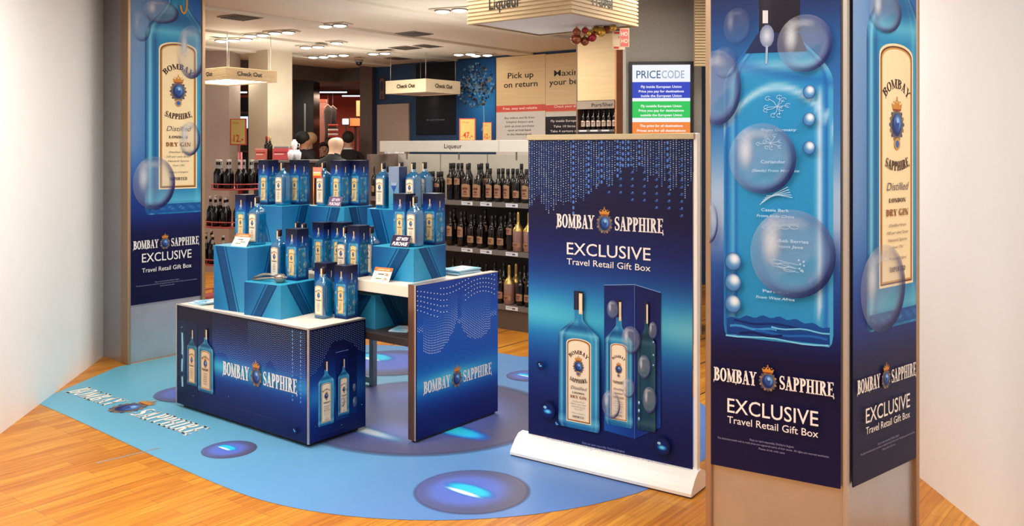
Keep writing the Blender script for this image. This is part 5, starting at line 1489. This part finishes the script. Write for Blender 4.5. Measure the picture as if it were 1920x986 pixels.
def tree(a, w_, z0, z1, L):
    a.grid(0, z0, w_, z1, 10, 14, lambda u, v: mixc((20, 72, 122), (44, 132, 190), gs(u - .75, .45) * gs(v - .45, .35)))
    tx, tz = L(905, 232); cx, cz = L(892, 160)
    def br(x, y, x2, y2, w0): a.line([(x, y), ((x + x2) / 2 + .01, (y + y2) / 2 - .01), (x2, y2)], w0, (120, 160, 190))
    a.line([(tx - .02, tz - .1), (tx + .03, tz), (tx + .01, cz - .12), (cx + .02, cz)], .016, (130, 168, 196))
    rnd = random.Random(4); pts = []
    for k in range(16):
        t = rnd.uniform(-.3, PI + .3); q = rnd.uniform(.15, .36); br(cx + .01, cz - .1, cx + q * math.cos(t), cz + q * .8 * math.sin(t), .006)
    for k in range(260):
        t = rnd.uniform(0, 2 * PI); q = .34 * math.sqrt(rnd.random()); c = rnd.choice([(54, 64, 80), (30, 62, 102), (130, 120, 96), (110, 160, 196), (70, 100, 126), (46, 56, 70), (90, 130, 160)])
        pts.append((cx + q * 1.05 * math.cos(t), cz + q * math.sin(t) * .95, rnd.uniform(.012, .03), rnd.uniform(.01, .024), c))
    a.dots(pts, BEADS, 6)
board('wall_poster', 'bright blue poster with a leafy tree on the back wall', 'poster', 855.5, 929, 108, 262, mat('blue_poster', (24, 84, 140), .4), tree)
board('wall_panel', 'plain beige panel low on the dark blue wall', 'panel', 707, 766, 195, 300, mat('beige_panel', (168, 148, 132), .55, noise=.05), None, .04)
def bott(a, w_, z0, z1, L):
    a.rect(0, z0, w_, z1, (60, 48, 50)); a.rect(w_ * .12, z0 + .02, w_ * .88, z1 - .02, (116, 92, 88)); a.disc(w_ / 2, (z0 + z1) / 2 + .04, w_ * .28, .09, (56, 50, 64), 2, 14); a.disc(w_ / 2, (z0 + z1) / 2 - .12, w_ * .2, .05, (70, 60, 66), 2, 14)
board('hanging_picture', 'narrow brown picture hanging on the dark blue wall', 'picture', 711, 721, 145, 188, mat('brown_frame', (96, 74, 66), .5), bott)
for (px0, px1, py0, Y, txt, lab) in ((861, 892, 222, 11.6, '47.-', 'golden price sign reading 47 above the liqueur unit'), (905, 922, 229, 11.5, '12.-', 'smaller golden price sign beside the one reading 47')):
    tall_sign('price_sign', lab, px0, px1, py0, 264, Y, price_sign(txt), .0, frame=(200, 76, 56))

# ================================================================== port and sherry corner
def port_unit():
    o = P(1084, 11.9); root = empty('port_cabinet', 'tall pale pine port and sherry cabinet beside the grey pillar', 'cabinet', (P(1083, 10.2).x, 10.2, 0), RT)
    pm = PM((P(1083, 10.2).x, 10.2), (UY, -UX)); s1 = pm(1153, 200)[0]; dp = .28
    z = lambda py, px=1118: pm(px, py)[1]
    MB().box(0, s1, 0, dp, z(188), 2.94).build('upper_panel', PINE, root)
    MB().box(0, s1, 0, dp, 0, z(247)).build('lower_panel', mat('dark_lower_panel', (36, 28, 26), .5), root)
    MB().box(0, s1, dp - .02, dp, z(247), z(188)).build('back_panel', mat('dark_cabinet_back', (70, 52, 46), .6), root)
    MB().box(-.02, 0, 0, dp, 0, 2.94).build('side_panel', mat('brown_cabinet_side', (110, 84, 66), .5, noise=.05), root)
    MB().box(s1, s1 + .02, 0, .72, 0, 2.94).build('side_panel', mat('orange_pine_side', (214, 140, 86), .5, noise=.06, nscale=3), root)
    s = MB().box(0, s1, -.01, dp, z(247), z(243)).build('shelf', GREYS, root)
    MB().box(.0, s1, -.012, 0, z(204), z(189)).build('name_board', mat('beige_board', (150, 134, 118), .5), root)
    a = Art(); a.text('Port/Sher', s1 * .44, z(200), .042, (40, 34, 30), 'l', width=s1 * .57, bold=.004); a.build('lettering_print', root, loc=(-.02, -.0135, 0))
    t_ = Art()
    for i in range(3): t_.rect(.03 + i * .15, z(246.5), .13 + i * .15, z(243.6), (220, 220, 226))
    t_.build('price_print', root, loc=(0, -.0115, 0))
    return pm, s1, z(243)
pm, s1, zz = port_unit()
pb_ = dark_bottle('port_bottle', .030, .235, .011, True, (216, 196, 176), BLKCAP, DKG, .013, False, (120, 80, 70), .16, .42, .6)
q0 = Vector((P(1083, 10.2).x, 10.2))
for i in range(7):
    lx = .045 + i * (s1 - .08) / 6
    place(pb_, (q0.x + UY * lx + UX * .06, q0.y - UX * lx + UY * .06, zz), RT, 'dark port bottle with pale label, %s from the pine side panel' % ORD[6 - i], 'port bottles in the pine cabinet')

# ================================================================== shop across the way
def strip_light(px0, px1, py, Y, lab):
    a, b = P(px0, Y, py=py), P(px1, Y, py=py); r = empty('strip_light', lab, 'ceiling light', (a.x, Y, a.z), 0, 'strip lights of the shop behind')
    L = b.x - a.x
    MB().box(0, L, -.03, .03, .0, .03).build('housing', DK, r); MB().tube([(.02, 0, -.005), (L - .02, 0, -.005)], .018, 8).build('tube', mat('strip_glow', (240, 244, 250), .5, emit=(235, 242, 255), es=3), r)
    for x in (.1, L - .1): MB().tube([(x, 0, .03), (x, 0, max(.05, 2.95 - a.z))], .004, 5).build('cable', DK, r)
strip_light(577, 652, 145.5, 16.4, 'long strip light, highest one in the shop behind')
strip_light(596, 652, 172, 18.6, 'strip light in the middle of the shop behind')
strip_light(640, 678, 179, 19.6, 'strip light deepest in the red shop behind')
strip_light(432, 465, 172, 17.0, 'strip light seen between the brown and beige columns')
def slab_thing(name, cat, label, px0, px1, py0, py1, Y, m, th=.1, extra=None):
    a, b = P(px0, Y, py=py1), P(px1, Y, py=py0); r = empty(name, label, cat, (a.x, Y, a.z if extra != 'floor' else 0), 0)
    z0 = 0; h = b.z - (a.z if extra != 'floor' else 0)
    MB().box(0, b.x - a.x, 0, th, 0, h, bev=.004).build('body', m, r); return r, b.x - a.x, h
r, w_, h = slab_thing('shop_column', 'column', 'dark mottled glossy column in the shop opening', 549, 588, 150, 300, 15.6, mat('dark_marble', (52, 56, 54), .25, noise=.45, nscale=2.5), .5, 'floor')
MB().box(w_ * .55, w_ * .63, -.01, .0, 1.2, 2.45).build('reflected_light_strip', mat('pale_reflection_strip', (190, 196, 196), .2, metal=.6), r)  # pale strip imitates a streak of light reflected on the column
r, w_, h = slab_thing('lit_post', 'lamp', 'thin amber lit post at the edge of the red shop', 589, 593.5, 186, 262, 16.2, mat('amber_glow', (240, 200, 110), .4, emit=(240, 196, 96), es=1.2), .05, 'floor')
MB().box(-.02, w_ + .02, -.02, .07, 0, .04).build('base', DK, r)
r, w_, h = slab_thing('room_divider', 'divider', 'pinkish wall panel in the red shop', 595, 612, 186, 300, 18.5, mat('dusty_pink_panel', (136, 92, 84), .5, noise=.1), .08, 'floor')
MB().box(0, w_, -.01, 0, h - .06, h).build('trim', mat('red_shelf_edge', (170, 70, 50), .5), r)
r, w_, h = slab_thing('shop_screen', 'screen', 'small bright white screen in the red shop', 642, 653, 223, 233, 18.2, mat('bright_screen', (255, 250, 240), .4, emit=(255, 246, 232), es=2.2), .05)
MB().box(-.02, w_ + .02, .051, .08, -.02, h + .02).build('frame', DK, r); MB().box(w_ * .4, w_ * .6, .055, .08, -r.location.z, -.02).build('stand', DK, r)
r, w_, h = slab_thing('glowing_panel', 'panel', 'orange lit panel beside the white screen in the red shop', 655, 676, 222, 236, 18.3, mat('orange_glow', (240, 120, 70), .4, emit=(240, 110, 60), es=.9), .05)
MB().box(-.02, w_ + .02, .051, .08, -.02, h + .02).build('frame', DK, r); MB().box(w_ * .4, w_ * .6, .055, .08, -r.location.z, -.02).build('stand', DK, r)
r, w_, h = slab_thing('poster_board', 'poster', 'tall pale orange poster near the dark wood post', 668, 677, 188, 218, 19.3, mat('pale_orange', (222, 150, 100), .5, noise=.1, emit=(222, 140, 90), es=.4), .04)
MB().box(-.01, w_ + .01, .041, .06, -.01, h + .01).build('frame', DK, r); MB().box(w_ * .4, w_ * .6, .045, .06, -r.location.z, -.01).build('stand', DK, r)
# hanging garments
for (px, lab) in ((615, 'black long dress hanging in the red shop'), (624, 'shorter black top hanging beside the long dress')):
    long = px < 620; Yg = 18.3 if long else 18.75; p = P(px, Yg); zt = 2.55
    r = empty('garment', lab, 'garment', (p.x, Yg, 0), 0, 'clothes hanging in the shop behind')
    b = 1.45 if long else 2.0
    MB().lathe([(.10 if long else .09, b), (.06, (b + zt) / 2), (.085, zt - .12), (.03, zt)], 12).build('cloth', mat('black_cloth', (18, 16, 18), .8), r)
    MB().tube([(-.09, 0, zt - .06), (0, 0, zt + .02), (.09, 0, zt - .06)], .006, 6).tube([(0, 0, zt + .02), (0, 0, 2.95)], .004, 6).build('hanger', STEEL, r)
# pile of folded shirts on a table
r = empty('display_cabinet', 'grey cabinet under folded red and white clothes', 'cabinet', (P(612, 17.6).x, 17.6, 0)); MB().box(0, .20, 0, .4, 0, 1.86).build('body', mat('greyish_cabinet', (92, 80, 72), .5, noise=.1), r); MB().box(-.01, .21, -.01, .41, 1.86, 1.88).build('top_panel', DK, r)
for i, c in enumerate(((170, 60, 50), (230, 224, 220), (150, 50, 44), (226, 220, 214), (40, 34, 36), (170, 60, 50))):
    r = empty('folded_shirt', '%s folded shirt, %s from the bottom of the pile in the red shop' % (('red', 'white', 'dark red', 'off-white', 'black', 'bright red')[i], ORD[i]), 'shirt', (P(612, 17.6).x + .02, 17.65, 1.88 + i * .045), 0, 'folded shirts')
    MB().box(0, .16, 0, .22, 0, .042, bev=.008).build('cloth', mat('shirt_%d' % i, c, .8, noise=.05), r); MB().box(.05, .11, -.002, .03, .008, .035).build('collar', mat('shirt_%d' % i, c, .8), r)
# shelves glimpsed between the columns
r = empty('drinks_cabinet', 'dark cabinet with lit shelves glimpsed between the two columns', 'cabinet', (P(426, 16.0).x, 16.0, 0))
w_ = P(468, 16.0).x - P(426, 16.0).x
MB().box(0, w_, .3, .35, 0, 2.6).box(0, .03, 0, .3, 0, 2.6).box(w_ - .03, w_, 0, .3, 0, 2.6).build('body', mat('very_dark_wood', (34, 26, 26), .5, noise=.2), r)
for z in (1.2, 1.6, 2.0, 2.3): MB().box(.03, w_ - .03, 0, .3, z, z + .025).build('shelf', mat('brown_shelf', (90, 54, 40), .5), r)
MB().box(w_ * .55, w_ * .92, .05, .08, 2.03, 2.24, bev=.003).build('lit_sign', mat('blue_white_glow', (190, 215, 255), .4, emit=(180, 210, 255), es=1.6), r)
MB().box(.08, .12, .02, .05, 1.63, 2.2).build('lit_post', mat('amber_glow', (240, 200, 110), .4), r)

# ================================================================== ceiling fittings
SPOTW = mat('spot_glow', (255, 252, 244), .5, emit=(255, 250, 238), es=9)
RIM = mat('dark_spot_rim', (70, 62, 56), .5)
def spot_proto(n):
    r = empty('ceiling_spot', 'recessed ceiling spot', 'ceiling light', (0, 0, -5), 0)
    L = .18 * n + .04
    MB().box(-L / 2, L / 2, -.09, .09, -.012, .0, bev=.002).build('plate', mat('cream_plate', (200, 190, 170), .5), r)
    for i in range(n):
        x = (i - (n - 1) / 2) * .18
        s = MB().lathe([(.076, -.022), (.082, -.014), (.082, -.011)], 16, c=(x, 0)).build('rim', RIM, r)
        MB().lathe([(.068, -.026), (.040, -.036), (.004, -.038)], 16, c=(x, 0)).build('lamp', SPOTW, r)
    return reg(r)
sp = {1: spot_proto(1), 2: spot_proto(2), 3: spot_proto(3)}
def zceil(p): return 2.985
for (px, py, n, lab) in ((438, 73, 3, 'triple spot beside the brown column top'), (481, 68, 2, 'double spot above the beige column'), (528, 63, 2, 'double spot past the beige column'), (624, 50, 2, 'double spot shining in the middle of the ceiling'),
                         (585, 86, 2, 'small double spot between brighter ones'), (631, 82, 1, 'single spot under the bright double one'), (597, 108, 2, 'double spot deepest above the shop opening'), (634, 105, 2, 'flat double spot above the shop opening corner'),
                         (711, 98, 2, 'double spot near the dark wood post'), (862, 21, 3, 'big triple spot beside the slatted hanging sign'), (871, 103, 2, 'double spot close to the face poster'), (903, 105, 2, 'double spot close to the tree poster'), (1137, 74, 2, 'double spot behind the Christmas baubles')):
    p = at_z(px, py, 2.97); p.z = ceil_z(p)
    place(sp[n], p, RT + .3, 'recessed ' + lab, 'ceiling spots')
GR = mat('dark_air_grille', (66, 58, 52), .6)
for (px, py, lab) in ((776, 66, 'dark square air grille in the ceiling middle'), (760, 92, 'dark air grille above the checkout sign'), (806, 88, 'faint air grille beside another'), (748, 111, 'small air grille over the blue wall'), (450, 31, 'dark air grille high beside the printed pillar')):
    p = at_z(px, py, 2.98); p.z = ceil_z(p); r = empty('air_grille', lab, 'air grille', p, RT, 'air grilles in the ceiling')
    MB().box(-.16, .16, -.16, .16, -.008, .0).build('frame', mat('grille_frame', (120, 108, 96), .5), r)
    m = MB()
    for k in range(7): m.box(-.14, .14, -.13 + k * .04, -.105 + k * .04, -.014, -.008)
    m.build('slat_pattern', GR, r)
p = at_z(673, 112, 2.96); r = empty('security_camera', 'small dark dome security camera under the ceiling', 'camera', p, 0)
MB().lathe([(.06, 0), (.06, -.03), (.05, -.035)], 16).build('mount', GREYS, r); MB().ball((0, 0, -.04), .048, 8).build('dome', mat('dark_dome', (14, 14, 18), .1), r)

# baubles and small hanging boards
BA = [mat('bauble_red', (160, 40, 50), .2, metal=.5), mat('bauble_copper', (150, 84, 54), .25, metal=.6), mat('bauble_gold', (206, 164, 70), .25, metal=.8)]
bp = []
for i, m_ in enumerate(BA):
    r = empty('bauble', 'bauble', 'bauble', (0, 0, -5)); MB().ball((0, 0, 0), .032, 8).build('ball', m_, r); MB().lathe([(.009, .030), (.009, .042)], 8).build('cap', GOLDM, r)
    MB().tube([(0, 0, .04), (0, 0, .26)], .0015, 4).build('thread', GOLDM, r); bp.append(reg(r))
for i, (px, py, k, s_) in enumerate(((1081, 60, 1, 1.0), (1080, 73, 1, 1.35), (1096, 77, 1, 1.15), (1097, 57, 0, .8), (1110, 70, 0, 1.1), (1118, 57, 2, 1.1), (1104, 62, 2, .7), (1127, 60, 2, 1.2), (1138, 55, 1, 1.1), (1150, 52, 2, .9))):
    p = P(px, 6.9 + .04 * (i % 3), py=py)
    place(bp[k], p, 0, '%s bauble, %s' % (('red', 'copper brown', 'gold')[k], ('topmost at the end away from the red boards', 'biggest, hanging lowest at the cluster end', 'lowest beside the biggest one', 'small one between the copper ones', 'big one under the gold ones', 'one above the big red one', 'tiniest of the cluster', 'biggest of its colour', 'one tucked behind the hanging sign', 'one beside the red and cream boards')[i]), 'Christmas baubles', s_)
for (px0, px1, py0, py1, Y, lab) in ((1149, 1172, 58, 93, 6.9, 'cream hanging board with red corner blocks'), (1162, 1180, 53, 88, 6.8, 'red patterned hanging board overlapping the cream one')):
    a0, b0 = P(px0, Y, py=py1), P(px1, Y, py=py0); w_, h_ = b0.x - a0.x, b0.z - a0.z
    r = empty('hanging_board', lab, 'sign', (a0.x, Y, a0.z), .1, 'small boards hanging by the baubles')
    MB().box(0, w_, 0, .008, 0, h_, bev=.001).build('board', mat('cream_card', (222, 196, 160), .5), r)
    MB().tube([(w_ / 2, .004, h_), (w_ / 2, .004, 3.0 - a0.z)], .0015, 4).build('thread', GOLDM, r)
    a = Art(); rnd = random.Random(int(px0)); c = (204, 74, 76)
    if px0 < 1155: a.rect(w_ * .08, h_ * .06, w_ * .5, h_ * .16, c); a.rect(w_ * .5, h_ * .6, w_ * .9, h_ * .72, c); a.rect(w_ * .1, h_ * .85, w_ * .9, h_ * .95, c)
    else:
        a.rect(w_ * .08, h_ * .04, w_ * .92, h_ * .96, (214, 120, 112)); a.text('HO', w_ * .5, h_ * .60, h_ * .22, (240, 216, 190), 'c', width=w_ * .7, bold=.03); a.text('HO', w_ * .5, h_ * .22, h_ * .22, (240, 216, 190), 'c', width=w_ * .7, bold=.03)
    a.build('board_print', r, loc=(0, -.001, 0))

# ================================================================== people at the checkout
SKIN = mat('skin', (180, 134, 108), .55, noise=.04)
def person(label, loc, rot, k, clothes, hairc=None, lean=0.0, bald=False, arms='down', skin=None, white_collar=False):
    """one skinned body with face, hands and feet; x right, -y front"""
    import bmesh
    bm = bmesh.new(); lay = bm.verts.layers.skin.new()
    V = {}
    def v(n, co, r, par=None):
        x, y, z = co
        if z > 1.0: y -= (z - 1.0) * lean; z -= abs(lean) * (z - 1.0) * .25
        V[n] = bm.verts.new((x * k, y * k, z * k)); V[n][lay].radius = (r[0] * k, r[1] * k) if isinstance(r, tuple) else (r * k, r * k)
        if par: bm.edges.new((V[par], V[n]))
    v('pel', (0, 0, .96), (.15, .11)); V['pel'][lay].use_root = True
    v('wai', (0, 0, 1.10), (.14, .10), 'pel'); v('che', (0, .01, 1.30), (.165, .11), 'wai'); v('up', (0, .015, 1.43), (.13, .085), 'che')
    v('nek', (0, .01, 1.51), .055, 'up'); v('jaw', (0, -.012, 1.585), (.060, .066), 'nek'); v('hea', (0, -.005, 1.655), (.076, .090), 'jaw'); v('cro', (0, .005, 1.715), (.062, .072), 'hea')
    v('nos', (0, -.098, 1.630), .010, 'hea')
    for s in (-1, 1):
        n = 'L' if s < 0 else 'R'
        v('ear' + n, (s * .078, .0, 1.635), .013, 'hea')
        v('sho' + n, (s * .175, .01, 1.425), .062, 'up'); 
        if arms == 'down': el, wr = (s * .235, .02, 1.14), (s * .225, -.06, .90)
        else: el, wr = (s * .24, -.05, 1.16), (s * .14, -.28, 1.10)
        v('elb' + n, el, .045, 'sho' + n); v('wri' + n, wr, .030, 'elb' + n)
        d = (Vector(wr) - Vector(el)).normalized(); side = Vector((0, 1, 0)) if arms == 'down' else Vector((1, 0, 0))
        pl = Vector(wr) + d * .055; v('pal' + n, tuple(pl), (.034, .020), 'wri' + n)
        for i in range(4):
            o_ = side * (i - 1.5) * .019; ln = (.062, .072, .068, .052)[i]
            a_ = pl + d * .035 + o_; v('f%d%s' % (i, n), tuple(a_), .0095, 'pal' + n); v('g%d%s' % (i, n), tuple(a_ + d * ln * .55 + Vector((-s * .008, 0, 0))), .0088, 'f%d%s' % (i, n)); v('h%d%s' % (i, n), tuple(a_ + d * ln + Vector((-s * .022, 0, 0))), .0078, 'g%d%s' % (i, n))
        th = pl - d * .02 - side * .035; v('th' + n, tuple(th), .011, 'pal' + n); v('ti' + n, tuple(th + d * .035 - side * .012), .009, 'th' + n)
        v('hip' + n, (s * .09, 0, .90), .095, 'pel'); v('kne' + n, (s * .10, -.015, .50), .062, 'hip' + n); v('ank' + n, (s * .10, .02, .085), .042, 'kne' + n); v('toe' + n, (s * .115, -.14, .035), .034, 'ank' + n)
    me = bpy.data.meshes.new('person'); bm.to_mesh(me); bm.free()
    t = bpy.data.objects.new('tmp', me); C.objects.link(t)
    t.modifiers.new('s', 'SKIN'); ss = t.modifiers.new('u', 'SUBSURF'); ss.levels = 2; ss.render_levels = 2
    dg = bpy.context.evaluated_depsgraph_get(); ev = t.evaluated_get(dg); m2 = bpy.data.meshes.new_from_object(ev)
    bpy.data.objects.remove(t)
    m2.name = 'person'
    for mm in (mat('cloth_%s' % str(clothes), clothes, .85, noise=.1, nscale=30), skin or SKIN, mat('black_shoe', (14, 12, 12), .4), mat('white_collar', (222, 220, 216), .7)): m2.materials.append(mm)
    wrz = {('L' if s < 0 else 'R'): None for s in (-1, 1)}
    for p_ in m2.polygons:
        c = p_.center / k
        head = c.z + abs(lean) * .13 > 1.535 and abs(c.x) < .11
        hand = (arms == 'down' and c.z < .905 and abs(c.x) > .185) or (arms != 'down' and c.y < -.27)
        p_.material_index = 1 if (head or hand) else (2 if c.z < .10 else 0)
        if white_collar and not head and c.z + abs(lean) * .12 > 1.51 and abs(c.x) < .09: p_.material_index = 3
        p_.use_smooth = True
    o = bpy.data.objects.new('person', m2); C.objects.link(o); o.location = loc; o.rotation_euler = (0, 0, rot)
    tag(o, label, 'person', 'people at the checkout')
    hy = -lean * .66; hz = -abs(lean) * .165
    hc = Vector((0, (.01 + hy) * k, (1.675 + hz) * k))
    for s in (-1, 1): MB().ball((s * .028 * k, hc.y - .088 * k, hc.z - .010 * k), .009 * k, 5).build('eye', mat('dark_eye', (40, 30, 26), .3), o)
    MB().box(-.022 * k, .022 * k, hc.y - .090 * k, hc.y - .078 * k, hc.z - .078 * k, hc.z - .071 * k).build('mouth', mat('lips', (150, 84, 76), .5), o)
    if hairc:
        h = MB(); n = 12
        h.ball((0, hc.y + .012 * k, hc.z + .012 * k), (.088 * k, .100 * k, .092 * k), 8)
        if bald: h = MB().lathe([(.062 * k, hc.z - .085 * k), (.074 * k, hc.z - .06 * k), (.078 * k, hc.z - .035 * k), (.072 * k, hc.z - .03 * k)], 20, c=(0, hc.y + .026 * k), cap=False)
        else:      # trim the face opening
            keep = [f for f in range(len(h.f)) if not (np.mean([h.v[i][1] for i in h.f[f]]) < hc.y - .045 * k and np.mean([h.v[i][2] for i in h.f[f]]) < hc.z + .045 * k)]
            h.f = [h.f[i] for i in keep]; h.m = [h.m[i] for i in keep]; h.sm = [h.sm[i] for i in keep]
        h.build('hair', mat('hair_%s' % str(hairc), hairc, .7, noise=.15, nscale=60), o)
    return o
person('bald person in a dark coat bending forward at the checkout', P(619, 9.75, 0), 2.6, 1.055, (26, 24, 26), None, .12, True, 'front', mat('pale_skin', (228, 190, 158), .5))
person('person in a black suit with short dark hair seen from behind', P(653, 14.2, 0), PI + .3, 1.10, (15, 15, 18), (30, 22, 20), .06, white_collar=True)
person('dark haired person in black clothes beside the white cups', P(566, 12.7, 0), 2.5, 1.08, (14, 13, 15), (20, 16, 16), .05, skin=mat('mid_skin', (180, 128, 100), .5))
person('blond person in a dark jacket partly behind the dark haired one', P(579, 13.9, 0), -1.2, 1.08, (34, 26, 26), (176, 140, 96), .0)
person('person in dark clothes under the amber post in the shop opening', P(607, 15.1, 0), .4, 1.0, (40, 30, 32), (60, 40, 30), .0)
# checkout desk in front of the people
r = empty('checkout_desk', 'dark checkout desk between the people and the low shelf', 'desk', (-2.65, 10.62, 0), 0)
MB().box(0, 1.2, 0, .12, 0, 1.0, bev=.004).build('body', mat('dark_cabinet', (46, 40, 40), .5), r); MB().box(-.02, 1.22, -.02, .16, 1.0, 1.03, bev=.003).build('top_panel', GREYS, r)

# remove unused prototypes that never found a place
for o in [o for o in bpy.data.objects if o.parent is None and o.type == 'EMPTY' and o.location.z < -4]:
    for c_ in list(o.children):
        for g_ in list(c_.children): bpy.data.objects.remove(g_)
        bpy.data.objects.remove(c_)
    bpy.data.objects.remove(o)
